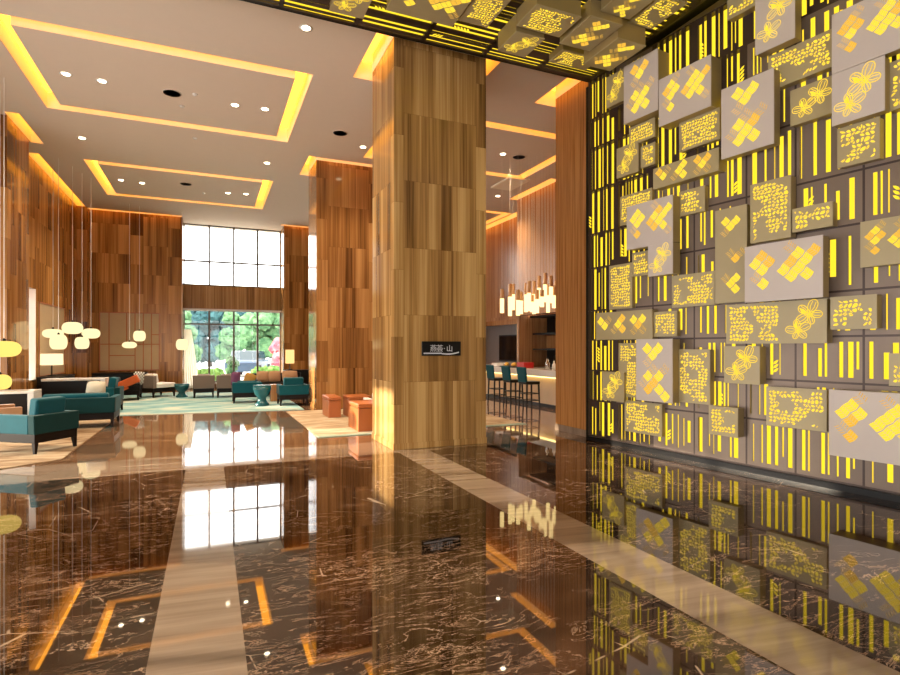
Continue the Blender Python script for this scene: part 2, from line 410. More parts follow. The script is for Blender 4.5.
# a dark vertical pilaster in the left back corner
b = MB(); b.box(XL, -3.85, 22.2, 22.6, 0, CEIL, 'coldark'); struct(b.build('trim_2'))
X0, X1 = -3.54, -1.67
vs = [(X0, .75, 2.83), (-3.26, .75, 2.83), (-2.72, 1.7, 2.83), (-2.46, .75, 2.83), (-2.2, .75, 2.83), (X1 - .02, .75, 2.83), (X1 - .27, .75, 2.83)]
hs = [(2.82, X0, X1), (1.7, X0, X1), (1.3, -3.26, -2.46), (2.05, -2.2 + .26, X1), (.77, X0, X1)]
inset('trim_3', wk, X0, X1, .75, 2.83, vs, hs, Matrix.Translation((0, 22.6, 0)))
# windows
def window(name, x0, x1, z0, z1, zt, nx, y=23.72):
    f = MB()
    n = nx
    for i in range(n + 1):
        x = x0 + (x1 - x0) * i / n; f.box(max(x0, x - .035), min(x1, x + .035), y - .06, y + .06, z0, z1, 'mullion')
    for z in (z0 + .03, z1 - .03, zt): f.box(x0, x1, y - .05, y + .05, z - .03, z + .03, 'mullion')
    o = struct(f.build(name))
    g = MB(); g.quad((x0, y, z0), (x1, y, z0), (x1, y, z1), (x0, y, z1), 'glass'); struct(g.build('window_pane', o))
    return o
window('window_1', -.93, 2.68, 4.0, CEIL + .02, 4.97, 4); window('window_2', -.93, 2.68, .2, 3.07, 2.5, 4)
window('window_5', 4.1, 7.7, 4.0, CEIL + .02, 4.97, 4); window('window_6', 4.1, 7.7, .2, 3.07, 2.5, 4)
b = MB(); b.box(-.93, 2.68, 23.4, 23.56, 3.02, 3.09, 'whitetop'); b.box(-.93, 2.68, 23.3, 23.55, .16, .22, 'whitetop'); struct(b.build('trim_4'))
# lounge side window (daylight and low sun come in here)
f = MB()
for i in range(5): yy = 7.4 + 5.8 * i / 4; f.box(-6.13, -6.07, max(7.4, yy - .04), min(13.2, yy + .04), .1, 3.0, 'mullion')
f.box(-6.13, -6.07, 7.4, 13.2, .1, .16, 'mullion'); f.box(-6.13, -6.07, 7.4, 13.2, 2.94, 3.0, 'mullion')
for i in range(9): yy = -5 + 11.2 * i / 8; f.box(-6.13, -6.07, yy - .04, yy + .04, 0, 3.6, 'mullion')  # unseen near bays, added as an opening for soft fill on the screen
struct(f.build('window_3'))
b = MB(); b.box(-13.0, -6.2, -8, 6.6, 3.7, 3.9, 'covepaint'); struct(b.build('roof_sun_block'))  # unseen slab added outside to keep direct sun off the near floor
# right side: stepped wood walls of the bar with an opening below
b = MB()
b.box(9.2, 9.5, 13.2, 15.5, 2.62, CEIL + .34, 'slat'); b.box(10.35, 10.65, 15.5, 22.6, 2.62, CEIL + .34, 'slat'); b.box(9.2, 10.65, 15.5, 15.62, 0, CEIL + .34, 'slat')
b.box(11.3, 11.5, -5, 9.2, 0, CEIL + .34, 'venr'); b.box(9.3, 11.4, 9.3, 13.2, 0, CEIL + .34, 'venr')
b.box(7.3, 11.4, 9.2, 9.35, 0, CEIL + .34, 'venr')
wr = struct(b.build('wall_right'))
b = MB(); b.box(10.9, 11.0, 13.2, 22.6, 0, 2.7, 'grey2'); b.box(10.3, 11.0, 13.2, 22.6, 2.62, 2.75, 'slat'); b.box(10.28, 10.4, 16.4, 16.6, 0, 2.62, 'wood'); b.box(10.28, 10.4, 15.62, 22.6, 2.44, 2.62, 'wood'); struct(b.build('wall_bar'))
# outside
b = MB(); b.box(-60, 60, 24.05, 110, -.4, -.06, 'paving'); struct(b.build('ground'))

# columns as things with a plinth of their own
def column(rect, label, mat, rz=0, plinth=.1, z1=CEIL):
    x0, x1, y0, y1 = rect; c = Vector(((x0 + x1) / 2, (y0 + y1) / 2, 0)); t = thing('stone_column', label, 'column', c, rz)
    hx, hy = (x1 - x0) / 2, (y1 - y0) / 2
    k = MB(); k.box(-hx, hx, -hy, hy, plinth, z1 + .34, mat); k.build('shaft', t)
    p = MB(); p.box(-hx - .012, hx + .012, -hy - .012, hy + .012, 0, plinth, mat); p.build('plinth', t)
    return t
column(C1, 'huge golden brown striped stone column in the centre with a black sign on it', 'col')
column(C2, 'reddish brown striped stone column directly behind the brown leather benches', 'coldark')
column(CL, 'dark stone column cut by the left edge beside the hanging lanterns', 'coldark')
column(PIER, 'slim brown stone pier at the right edge of the tall windows', 'wallst')
t = thing('veneer_pillar', 'smooth orange wood veneer pillar between the bar and the golden screen', 'pillar', ((BP[0] + BP[1]) / 2, (BP[2] + BP[3]) / 2, 0))
hx, hy = (BP[1] - BP[0]) / 2, (BP[3] - BP[2]) / 2
k = MB(); k.box(-hx, hx, -hy, hy, .12, CEIL + .34, 'venr'); k.build('shaft', t); k = MB(); k.box(-hx - .01, hx + .01, -hy - .01, hy + .01, 0, .12, 'strip'); k.build('plinth', t)

# ================================================================== GOLDEN SCREEN
P0 = Vector((5.96, 7.72, 0)); ang = math.radians(7.0)
ES = Vector((math.sin(ang), -math.cos(ang), 0)); NN = Vector((-math.cos(ang), -math.sin(ang), 0))
RZ = math.atan2(ES.y, ES.x)
SCR = Matrix.Translation(P0) @ Matrix.Rotation(RZ, 4, 'Z')
ZTOP = 6.15
def on_screen(u, v, o):
    r = ray(u); b0 = P0 + NN * o
    # d*r = b0 + s*ES
    det = r[0] * (-ES.y) - (-ES.x) * r[1]
    d = (b0.x * (-ES.y) - (-ES.x) * b0.y) / det
    s_ = ((Vector((d * r[0], d * r[1], 0)) - b0).dot(ES))
    return s_, EYE + (HY - v) * d / FPX
rnd = random.Random(21)
def leafpoly(mb, x, z, a, L, W, y, m):
    ca, sa = math.cos(a), math.sin(a); pts = [(0, 0), (.35 * L, .5 * W), (.7 * L, .4 * W), (L, 0), (.7 * L, -.4 * W), (.35 * L, -.5 * W)]
    mb.add([(x + p * ca - q * sa, y, z + p * sa + q * ca) for p, q in pts], [tuple(range(6))], m)
def lattice_cell(parent, T, x0, x1, z0, z1, dark, r):
    """upright slats with open slots of uneven width, leaf shapes cut beside some slots"""
    mb = MB(); plate = 'platedark' if dark else 'plate'
    g = .012
    x0 += g; x1 -= g; z0 += g; z1 -= g
    top, bot = (.0, .0) if dark else (.05, .05)
    x = x0; cuts = []
    x += r.uniform(.03, .08)
    while x < x1 - .05:
        w = r.choice([.016, .022, .03, .042, .055, .065] if not dark else [.02, .03, .042, .06])
        if x + w > x1 - .02: break
        cuts.append((x, x + w, z0 + top + (r.uniform(.0, .12) if r.random() < .25 else 0), z1 - bot - (r.uniform(.0, .12) if r.random() < .25 else 0)))
        x += w + r.choice([.025, .045, .07, .09, .12] if not dark else [.03, .04, .05, .07])
    e = x0
    for a, b_, c0, c1 in cuts:
        mb.box(e, a, 0, .012, z0, z1, plate, T)
        if c0 > z0: mb.box(a, b_, 0, .012, z0, c0, plate, T)
        if c1 < z1: mb.box(a, b_, 0, .012, c1, z1, plate, T)
        e = b_
    mb.box(e, x1, 0, .012, z0, z1, plate, T)
    if cuts and r.random() < .6:
        a, b_, c0, c1 = r.choice(cuts); sd = r.choice([-1, 1]); zz = r.uniform(c0, c0 + .3 * (c1 - c0)); k = r.choice([3, 4, 5])
        for i in range(k):
            bx = b_ if sd > 0 else a
            if abs((bx + sd * .07) - (x0 + x1) / 2) < (x1 - x0) / 2:
                me = Matrix.Identity(4) if T is None else T
                loc = MB(); leafpoly(loc, bx, zz, PI / 2 - sd * .85, .085, .032, -.0006, 'yellow')
                mb.add(loc.v, loc.f, 'yellow', T=me)
            zz += .05
            if zz > c1 - .06: break
    return mb.build('lattice_panel', parent)

scr = thing('lattice_screen', 'tall golden yellow backlit lattice screen covering the right wall', 'screen', P0, RZ)
L_SCR = 7.2
b = MB(); b.box(0, L_SCR, .10, .14, .08, ZTOP, 'yellow'); b.build('backlight', scr)
b = MB(); b.box(-.05, 0, 0, .3, 0, ZTOP - .07, 'black'); b.box(L_SCR, L_SCR + .05, 0, .3, 0, ZTOP, 'black'); b.box(0, L_SCR, .14, .3, 0, ZTOP, 'black'); b.build('frame', scr)
b = MB(); b.box(-.05, L_SCR, 0, .1, 0, .07, 'black'); b.build('plinth', scr)
zrow = [.09, .69, 1.2, 1.72, 2.22, 2.94, 3.52, 4.26, 4.98, 5.48, ZTOP]
scol = [0, .62, 1.35, 2.05, 2.8, 3.4, 4.1, 4.8, 5.6, 6.4, L_SCR]
b = MB()
for q in scol[1:-1]: b.box(q - .012, q + .012, .0, .1, .08, ZTOP, 'platedark')
for q in zrow: b.box(0, L_SCR, .0, .1, q - .012, q + .012, 'platedark')
b.build('grid', scr)

# ---- box panels with cut-out motifs
def motif_pebbles(mb, w, h, y, r, sp=.042):
    m = .035; nx = max(2, int((w - 2 * m) / sp)); nz = max(2, int((h - 2 * m) / sp)); ph = r.random() * 100
    dx, dz = (w - 2 * m) / nx, (h - 2 * m) / nz
    J = [[(-w / 2 + m + (i + (.25 if j % 2 else -.25) + r.uniform(-.33, .33)) * dx, -h / 2 + m + (j + r.uniform(-.33, .33)) * dz) for j in range(nz + 1)] for i in range(nx + 1)]
    for i in range(nx):
        for j in range(nz):
            c4 = [J[i][j], J[i + 1][j], J[i + 1][j + 1], J[i][j + 1]]
            if r.random() < .4: tri = [[c4[0], c4[1], c4[2]], [c4[0], c4[2], c4[3]]]
            else: tri = [c4]
            for c_ in tri:
                cx, cz = sum(p[0] for p in c_) / len(c_), sum(p[1] for p in c_) / len(c_)
                if mnoise.noise(Vector((cx * 5 + ph, cz * 5, 0))) < -.22 or r.random() < .07: continue
                k = r.uniform(.58, .82); pts = []; e = .24
                for q in range(len(c_)):
                    p, n_ = c_[q], c_[(q + 1) % len(c_)]
                    for f in (e, 1 - e): pts.append((cx + (p[0] + (n_[0] - p[0]) * f - cx) * k, cz + (p[1] + (n_[1] - p[1]) * f - cz) * k))
                mb.add([(p[0], y, p[1]) for p in pts], [tuple(range(len(pts)))], 'motif')
def tile(mb, cx, cz, q, a, y, mat, ghost):
    """one square leaf-print tile: slivers either side of veins"""
    ca, sa = math.cos(a), math.sin(a); h = q * .48
    def P(p, t): return (cx + p * ca - t * sa, y, cz + p * sa + t * ca)
    n = 4; g = h * (.05 if not ghost else .36)
    for sd in (-1, 1):
        for i in range(n):
            lo = -h + 2 * h * i / n + g * .5; hi = -h + 2 * h * (i + 1) / n - g * .5
            k = .22 * h
            i0, i1 = g * .5 + .01 * h, h
            pts = [(sd * i0, max(-h, lo - k * .5)), (sd * i1, max(-h, min(h, lo + k))), (sd * i1, max(-h, min(h, hi + k))), (sd * i0, min(h, hi - k * .5))]
            mb.add([P(*p) for p in pts], [(0, 1, 2, 3)], mat)
XS = {
 'wide': [((-.25, .05), [(0, 0, 0), (1, 0, 0), (0, 1, 0), (1, 1, 0), (2, 1, 1), (-1, 0, 1), (-1, -1, 0)]),
          ((.22, .02), [(0, 0, 0), (1, 0, 0), (-1, 0, 0), (0, 1, 0), (0, -1, 0), (1, 1, 0), (2, 0, 0), (0, -2, 1), (-1, 1, 0), (1, 2, 1)])],
 'tall': [((-.02, .24), [(0, 0, 0), (1, 0, 0), (0, 1, 0), (1, 1, 1), (-1, 0, 1), (2, 0, 0)]),
          ((.0, -.2), [(0, 0, 0), (1, 0, 0), (-1, 0, 0), (0, 1, 0), (0, -1, 0), (1, 1, 1), (0, -2, 0), (2, 0, 1), (-1, 1, 1)])],
 'strip': [((-.33, 0), [(0, 0, 0), (0, 1, 0), (1, 0, 1)]), ((-.08, .05), [(0, 0, 0), (1, 0, 0), (0, -1, 0), (-1, 0, 1)]), ((.27, 0), [(0, 0, 0), (1, 0, 0), (0, 1, 0), (1, 1, 0), (0, -1, 1), (-1, 0, 1)])],
}
def motif_tiles(mb, w, h, y, r, kind=None):
    a = PI / 4 + r.uniform(-.06, .06); asp = w / h
    kind = kind or ('strip' if asp > 2.1 else 'wide' if asp > 1.05 else 'tall')
    q = {'wide': min(w * .135, h * .225), 'tall': min(w * .235, h * .15), 'strip': min(w * .105, h * .34)}[kind]
    if kind == 'tall' and asp < .55:
        cl = [((0, .3), [(0, 0, 0), (1, 0, 0), (-1, 0, 1), (0, 1, 0)]), ((0, .02), [(0, 0, 1), (1, -1, 1), (0, -1, 0)]), ((.0, -.3), [(0, 0, 0), (1, 0, 0), (0, 1, 1), (0, -1, 0)])]
    else: cl = XS[kind]
    ca, sa = math.cos(a), math.sin(a)
    for (fx, fz), cells in cl:
        for i, j, gh in cells:
            px, pz = i * q, j * q
            x = fx * w + px * ca - pz * sa; z = fz * h + px * sa + pz * ca
            if abs(x) > w / 2 - q * .6 or abs(z) > h / 2 - q * .6: continue
            tile(mb, x, z, q, a, y, 'motif' if not gh and r.random() < .7 else 'amber', gh)
def ribbon(mb, pts, wd, y, m):
    for i in range(len(pts) - 1):
        (x0, z0), (x1, z1) = pts[i], pts[i + 1]; dx, dz = x1 - x0, z1 - z0; L = math.hypot(dx, dz) or 1; nx, nz = -dz / L * wd / 2, dx / L * wd / 2
        mb.add([(x0 + nx, y, z0 + nz), (x1 + nx, y, z1 + nz), (x1 - nx, y, z1 - nz), (x0 - nx, y, z0 - nz)], [(0, 1, 2, 3)], m)
def bloom(mb, cx, cz, R, a0, y):
    for k in range(5):
        a = a0 + 2 * PI * k / 5; L = R * (1, .85, .95, .7, .8)[k]; W = L * .36
        def P(t, s_): return (cx + t * math.cos(a) - s_ * math.sin(a), cz + t * math.sin(a) + s_ * math.cos(a))
        out = [P(L * (.5 - .5 * math.cos(2 * PI * i / 16)) , W * math.sin(2 * PI * i / 16) * (.6 + .4 * (.5 - .5 * math.cos(2 * PI * i / 16)))) for i in range(17)]
        ribbon(mb, out, max(.006, R * .05), y, 'motif')
        for q in ((-.5, .5) if R > .12 else ()): ribbon(mb, [P(.05 * L, 0), P(.5 * L, q * W * .7), P(.86 * L, q * W * .6)], R * .045, y, 'motif')
        if k == 1: mb.add([(p[0], y, p[1]) for p in (P(.1 * L, 0), P(.5 * L, W * .8), P(.9 * L, .2 * W), P(.6 * L, -.1 * W))], [(0, 1, 2, 3)], 'motif')
def motif_flowers(mb, w, h, y, r):
    R = min(w, h) * .33
    if w > h * 1.05: bloom(mb, -.17 * w, -.12 * h, R, .5, y); bloom(mb, .18 * w, .12 * h, R * 1.15, 1.2, y)
    else: bloom(mb, -.14 * w, -.2 * h, R, .5, y); bloom(mb, .13 * w, .17 * h, R * 1.15, 1.2, y)
def box_panel(loc, rot, w, h, base, front, face, kind, label, group, seed, cat='panel'):
    r = random.Random(seed)
    t = thing('box_panel', label, cat, loc, 0, group); t.rotation_euler = rot
    mb = MB(); i = .006; mb.box(-w / 2 + i, w / 2 - i, -front + .014, -base, -h / 2 + i, h / 2 - i, 'edge'); mb.build('box_frame', t)
    mb = MB(); mb.box(-w / 2, w / 2, -front, -front + .014, -h / 2, h / 2, face); y = -front - .0025
    if kind == 'pebble': motif_pebbles(mb, w, h, y, r)
    elif kind == 'flower': motif_flowers(mb, w, h, y, r)
    elif kind == 'both':
        m2 = MB(); motif_pebbles(m2, w * .58, h, 0, r); mb.add([(p[0] - w * .2, y, p[2]) for p in m2.v], m2.f, 'motif')
        m3 = MB(); motif_flowers(m3, w * .38, h, 0, r); mb.add([(p[0] + w * .3, y, p[2]) for p in m3.v], m3.f, 'motif')
    else: motif_tiles(mb, w, h, y, r)
    mb.build('front_plate', t)
    return t
# x0, x1, y-top, y-bottom (both read on the left edge), face, motif, base, front, label
WALL = [
 (606, 626, 78, 109, 'olive', 'flower', 0, .10, 'narrow olive panel with flower cut-outs at the top far corner under the canopy'),
 (623.6, 658, 67, 125, 'pale', 'tile', 0, .26, 'pale upright box panel with golden tiles, topmost at the far end of the screen'),
 (658.6, 711, 80, 127.5, 'pale', 'tile', 0, .24, 'wide pale box panel with tile cut-outs high up, second from the far end'),
 (629, 655, 128, 147, 'olive', 'pebble', 0, .09, 'small olive pebble panel tucked under the topmost pale upright box'),
 (640.5, 655, 147, 169, 'olive', 'pebble', 0, .09, 'narrow olive pebble strip beside the small flower panel near the far edge'),
 (616.4, 638.6, 149, 179, 'olive', 'flower', 0, .10, 'small olive flower panel near the far edge, left of the narrow pebble strip'),
 (679, 720, 123, 153, 'olive', 'pebble', 0, .09, 'olive pebble panel directly below the wide pale box high on the screen'),
 (653, 719, 169, 190, 'olive', 'tile', .0, .17, 'long low olive panel with tile cut-outs, above the far white box panel'),
 (619.8, 652, 197, 226, 'olive', 'pebble', 0, .08, 'olive pebble panel half covered by the white box panel at its right'),
 (626.5, 672.7, 207, 250.5, 'pale', 'tile', .085, .26, 'white box panel with golden tiles that steps down to a flower panel'),
 (648, 672.7, 246, 277, 'pale', 'flower', .085, .26, 'small white flower panel hanging below the far white tile panel'),
 (679, 705, 192, 217, 'olive', 'pebble', 0, .09, 'small square pebble panel right of the far white tile panel'),
 (632, 650, 253, 277, 'olive', 'pebble', 0, .08, 'small olive pebble panel left of the white flower panel'),
 (609, 632, 266, 310, 'olive', 'pebble', 0, .09, 'upright olive pebble panel near the far edge at middle height'),
 (671.7, 715, 276, 308, 'olive', 'pebble', 0, .10, 'wide olive pebble panel under the white flower panel, at its right'),
 (596, 652.5, 313, 340, 'olive', 'tile', 0, .13, 'long olive tile panel nearest the far edge, above the grey white box'),
 (653.5, 677, 312, 337, 'olive', 'pebble', 0, .09, 'small square pebble panel at the right end of the long far tile panel'),
 (618.5, 640, 343, 396, 'olive', 'pebble', 0, .08, 'upright pebble panel half hidden by the tall white box panel'),
 (636, 672.5, 339, 400, 'pale', 'tile', .085, .26, 'tall white box panel with orange tile cross, low on the far half'),
 (602, 624, 371, 400, 'olive', 'flower', .085, .14, 'small flower panel near the far edge, left of the tall white box'),
 (678, 710, 349, 402, 'olive', 'pebble', 0, .11, 'upright pebble panel just right of the tall white box'),
 (624.5, 662, 400, 431, 'olive', 'pebble', 0, .08, 'lowest far pebble panel, directly beneath the tall white box'),
 (708.5, 738, 405, 434, 'olive', 'pebble', 0, .14, 'small pebble box low on the screen, jutting out above the base'),
 (715, 747, 211, 304, 'olive', 'tile', 0, .13, 'tall narrow olive panel of tile cut-outs at mid screen'),
 (750, 791, 185, 244, 'olive', 'pebble', 0, .13, 'large upright pebble panel right above the wide white tile box'),
 (744.5, 823, 247, 303, 'pale', 'tile', .135, .28, 'wide white box panel with golden tiles in the middle of the screen'),
 (792, 833, 209, 233, 'olive', 'pebble', 0, .12, 'small pebble panel at the upper right corner of the middle white box'),
 (726, 827, 305, 344, 'olive', 'both', 0, .14, 'long olive panel with pebbles and flowers below the middle white box'),
 (830, 877, 297, 330, 'olive', 'pebble', 0, .14, 'pebble panel right of the long pebble and flower panel'),
 (724, 760, 346, 383, 'olive', 'flower', 0, .15, 'flower panel directly under the left end of the long pebble panel'),
 (766, 827, 386, 425, 'olive', 'pebble', 0, .10, 'low wide pebble panel left of the large near white box'),
 (828.5, 928, 389, 455, 'pale', 'tile', 0, .26, 'large white tile box nearest the camera, low and cut by the right edge'),
 (860, 925, 222, 268, 'olive', 'tile', 0, .14, 'olive tile panel cut by the right edge at mid height'),
 (888.5, 930, 353, 386, 'olive', 'pebble', 0, .12, 'pebble panel cut by the right edge just above the near white box'),
 (831.5, 915, 15, 75, 'pale', 'tile', .13, .26, 'large pale box with amber tiles at the top right corner'),
 (831.5, 885, 75, 127, 'pale', 'flower', .13, .26, 'pale flower panel joined under the top right tile box'),
 (888, 930, 63, 112, 'olive', 'pebble', 0, .13, 'pebble panel cut by the right edge near the top'),
 (837, 880, 129, 169, 'olive', 'pebble', 0, .12, 'pebble panel directly below the top right pale flower panel'),
 (768, 834, 57, 92, 'olive', 'pebble', 0, .12, 'olive pebble panel left of the top right pale tile box'),
 (790, 834, 91, 127, 'olive', 'flower', 0, .12, 'olive flower panel left of the top right pale flower panel'),
 (755, 795, 0, 56, 'pale', 'flower', .13, .28, 'pale flower box high up, over the corner of an olive pebble panel'),
 (727, 757, -14, 21, 'olive', 'pebble', 0, .12, 'small pebble panel touching the canopy, left of the high pale flower box'),
 (721, 774, 90, 160, 'pale', 'tile', .125, .27, 'pale box with tile cross, upper middle, left of the olive flower panel'),
]
covers = []
for k, (x0, x1, yt, yb, face, kind, base, front, lab) in enumerate(WALL):
    s0, zt = on_screen(x0, yt, front); s1, _ = on_screen(x1, yt, front); _, zb = on_screen(x0, yb, front)
    zt = min(zt, ZTOP - .02); zb = max(zb, .12)
    c = P0 + ES * ((s0 + s1) / 2) + Vector((0, 0, (zt + zb) / 2))
    covers.append((s0, s1, zb, zt, base))
    box_panel(c, (0, 0, RZ), s1 - s0 - .006, zt - zb - .006, base + .001, front, face, kind, lab, 'box panels on the golden lattice screen', 100 + k)
for i in range(len(scol) - 1):
    for j in range(len(zrow) - 1):
        a, b_, c0, c1 = scol[i], scol[i + 1], zrow[j], zrow[j + 1]
        if any(q[0] < a - .05 and q[1] > b_ + .05 and q[2] < c0 - .05 and q[3] > c1 + .05 for q in covers): continue
        lattice_cell(scr, None, a, b_, c0, c1, (i == 0 and rnd.random() < .8) or (i == 1 and rnd.random() < .5) or (j >= 7 and rnd.random() < .6), rnd)

# ---- canopy: the same lattice turned overhead
ZC = 6.15; YE = 7.72
can = thing('lattice_canopy', 'dark lattice ceiling canopy with glowing slots above the entrance', 'canopy', (0, YE, ZC))
CX0, CX1 = -4.2, 5.94; CY = 4.6
b = MB(); b.box(CX0, CX1, -CY, -.02, .045, .07, 'yellow'); b.build('backlight', can)
b = MB(); b.box(CX0, 5.95, -.04, .0, 0, .25, 'black'); b.box(CX0, 6.3, -CY - .05, 0, .13, .17, 'black'); b.box(CX0 - .05, CX0, -CY, 0, 0, .2, 'black'); b.box(CX0, 6.3, -CY - .05, -CY, 0, .2, 'black'); b.build('frame', can)
crow = [.04, .44, .86, 1.36, 1.96, 2.6, 3.3, 4.0, CY]; ccol = [CX0 + (CX1 - CX0) * i / 10 for i in range(11)]
b = MB()
for q in ccol: b.box(q - .03, q + .03, -CY, -.04, 0, .04, 'platedark')
for q in crow: b.box(CX0, CX1, -q - .02, -q + .02, 0, .04, 'platedark')
b.build('grid', can)
# slats run along X: build each cell rotated (x along the canopy depth)
for i in range(10):
    for j in range(len(crow) - 1):
        a, b_ = ccol[i], ccol[i + 1]; y0, y1 = crow[j], crow[j + 1]
        Tm = Matrix(((0, 0, 1, 0), (-1, 0, 0, 0), (0, 1, 0, 0), (0, 0, 0, 1)))   # local x -> -Y, z -> X, y -> Z
        lattice_cell(can, Tm, y0, y1, a, b_, True, rnd)
def on_canopy(u, v, drop): return at_height(u, v, ZC - drop)
CANOPY = [
 ([(329, 11), (363, 19), (375, 1)], None, 'olive', 'flower', 0, .10, 'flower panel under the canopy, leftmost in view'),
 ([(386, 10), (452, 27), (469, 0)], None, 'olive', 'tile', 0, .12, 'wide tile panel under the canopy, above the centre column'),
 ([(458, 20), (487, 28), (507, 4)], None, 'olive', 'pebble', 0, .10, 'pebble panel under the canopy, right of the wide tile panel'),
 ([(533, 4), (521, 25), (560, 40), (579, 16)], None, 'olive', 'pebble', 0, .22, 'square pebble box hanging from the middle of the canopy'),
 ([(499, 49), (516, 32), (542, 38), (526, 60)], None, 'olive', 'flower', 0, .26, 'flower box hanging near the canopy edge beside the square pebble box'),
 ([(548, 60), (568, 48), (597, 61), (584, 72)], None, 'olive', 'pebble', 0, .12, 'pebble panel at the canopy edge, beside the screen corner'),
 ([(562, 41), (592, 15), (620, 26), (588, 54)], None, 'olive', 'tile', 0, .24, 'tile panel under the canopy between the pebble box and the corner box'),
 ([(594, 12), (625, 22), (655, 0), (628, -8)], None, 'olive', 'tile', 0, .14, 'tile panel further under the canopy, nearest the top of the picture'),
 ([(627, 22), (651, 30), (688, 3), (664, -4)], None, 'olive', 'pebble', 0, .11, 'long pebble panel under the canopy along the top of the screen'),
 ([(618, 28), (652, 40), (603, 78), (586, 56)], None, 'olive', 'tile', 0, .36, 'deep tile box hanging in the corner of canopy and screen'),
]
used = []
for k, (pts, _, face, kind, base, front, lab) in enumerate(CANOPY):
    q = [on_canopy(u, v, front) for u, v in pts]
    xs_ = sorted(p.x for p in q); ys_ = sorted(p.y for p in q)
    if len(q) == 3:
        x0, x1 = q[0].x, q[1].x; y1 = (q[0].y + q[1].y) / 2; y0 = q[2].y - .2
    else: x0, x1 = (xs_[0] + xs_[1]) / 2, (xs_[2] + xs_[3]) / 2; y0, y1 = (ys_[0] + ys_[1]) / 2, (ys_[2] + ys_[3]) / 2
    y1 = min(y1, YE - .06); x1 = min(x1, 5.66)
    # keep neighbours apart
    for a in used:
        if x0 < a[1] and x1 > a[0] and y0 < a[3] and y1 > a[2]:
            opts = [(a[1] - x0, 'x0'), (x1 - a[0], 'x1'), (a[3] - y0, 'y0'), (y1 - a[2], 'y1')]; s_ = min(opts)[1]
            if s_ == 'x0': x0 = a[1] + .005
            if s_ == 'x1': x1 = a[0] - .005
            if s_ == 'y0': y0 = a[3] + .005
            if s_ == 'y1': y1 = a[2] - .005
    used.append((x0, x1, y0, y1))
    box_panel(((x0 + x1) / 2, (y0 + y1) / 2, ZC), (PI / 2, 0, 0), x1 - x0, y1 - y0, base + .001, front, face, kind, lab, 'box panels under the canopy', 300 + k)

# ================================================================== SIGN
sg = thing('wall_sign', 'small black sign with white characters on the centre column', 'sign', (3.4, C1[2], 1.575))
b = MB(); b.box(-.335, .335, -.03, -.001, -.115, .115, 'black'); b.build('plate', sg, bevel=.004)
b = MB(); b.box(-.31, .0, -.034, -.03, -.085, -.065, 'sky_white')
wave = [(0 + .3 * i / 12, -.09 + .02 * (i / 12) ** 2 - .012 * math.sin(PI * i / 12)) for i in range(13)]
for i in range(12): b.prism([wave[i], wave[i + 1], (wave[i + 1][0], wave[i + 1][1] + .02), (wave[i][0], wave[i][1] + .02)], -.034, -.03, 'sky_white')
b.build('underline', sg)
def char(txt, x, z, size):
    cu = bpy.data.curves.new('character', 'FONT'); cu.body = txt; cu.size = size; cu.extrude = .002; cu.align_x = 'CENTER'
    tmp = bpy.data.objects.new('character', cu); COL.objects.link(tmp); dg = bpy.context.evaluated_depsgraph_get(); dg.update()
    me = bpy.data.meshes.new_from_object(tmp.evaluated_get(dg)); bpy.data.objects.remove(tmp)
    me.materials.clear(); me.materials.append(M['sky_white'])
    o = bpy.data.objects.new('character', me); COL.objects.link(o); o.parent = sg; o.location = (x, -.032, z); o.rotation_euler = (PI / 2, 0, 0)
for ch, x, sz in (('燕', -.145, .12), ('荟', -.035, .12), ('·', .045, .12), ('山', .135, .115)): char(ch, x, -.04, sz)

# ================================================================== CEILING FIXTURES
def downlight(p, label, power=0, kind='downlight'):
    t = thing('downlight', label, 'downlight', p, 0, 'ceiling downlights')
    b = MB(); b.lathe([(.075, -.002), (.1, -.006), (.1, 0), (.075, 0)], 'whitetop', n=20); b.build('trim_ring', t)
    b = MB(); b.lathe([(.0, -.0065), (.062, -.0065)], 'lens', n=20); b.build('lens', t)
    if power:
        ld = bpy.data.lights.new('spot', 'SPOT'); ld.energy = power; ld.color = (1, .80, .56); ld.spot_size = math.radians(110); ld.spot_blend = .8; ld.shadow_soft_size = .08
        lo = bpy.data.objects.new('spot', ld); COL.objects.link(lo); lo.location = (p[0], p[1], p[2] - .03)
DL = [(66, 74, 'left inside the near glowing ceiling frame'), (102, 81, 'second from left inside the near glowing ceiling frame'), (235, 105, 'third from left inside the near glowing ceiling frame'), (265, 109, 'rightmost inside the near glowing ceiling frame'),
      (306, 28, 'on the ceiling just left of the canopy edge'), (82, 138, 'between the two glowing frames on the left'), (267, 163, 'between the two glowing frames on the right'),
      (121, 180, 'leftmost inside the far glowing ceiling frame'), (142, 183, 'second from left inside the far glowing ceiling frame'), (228, 193, 'third from left inside the far glowing ceiling frame'), (246, 194, 'rightmost inside the far glowing ceiling frame'),
      (363, 147, 'just left of the centre column'), (503, 154, 'in the bar ceiling, the nearer one'), (498, 196, 'in the bar ceiling, the farther one')]
for u, v, lab in DL:
    p = at_height(u, v, CEIL); downlight((p.x, p.y, CEIL), 'small round ceiling downlight ' + lab, 260)
for u, v, lab in [(172, 93, 'dark round ceiling speaker inside the near glowing frame'), (186, 184, 'dark round ceiling speaker inside the far glowing frame'), (340, 133, 'round ceiling speaker left of the centre column'), (519, 157, 'round ceiling speaker over the bar')]:
    p = at_height(u, v, CEIL); t = thing('ceiling_speaker', lab, 'speaker', (p.x, p.y, CEIL), 0, 'ceiling speakers')
    b = MB(); b.lathe([(.15, -.008), (.17, -.006), (.17, 0), (.15, 0)], 'ceil', n=24); b.build('rim', t); b = MB(); b.lathe([(0, -.0095), (.15, -.0095)], 'mullion', n=24); b.build('grille', t)
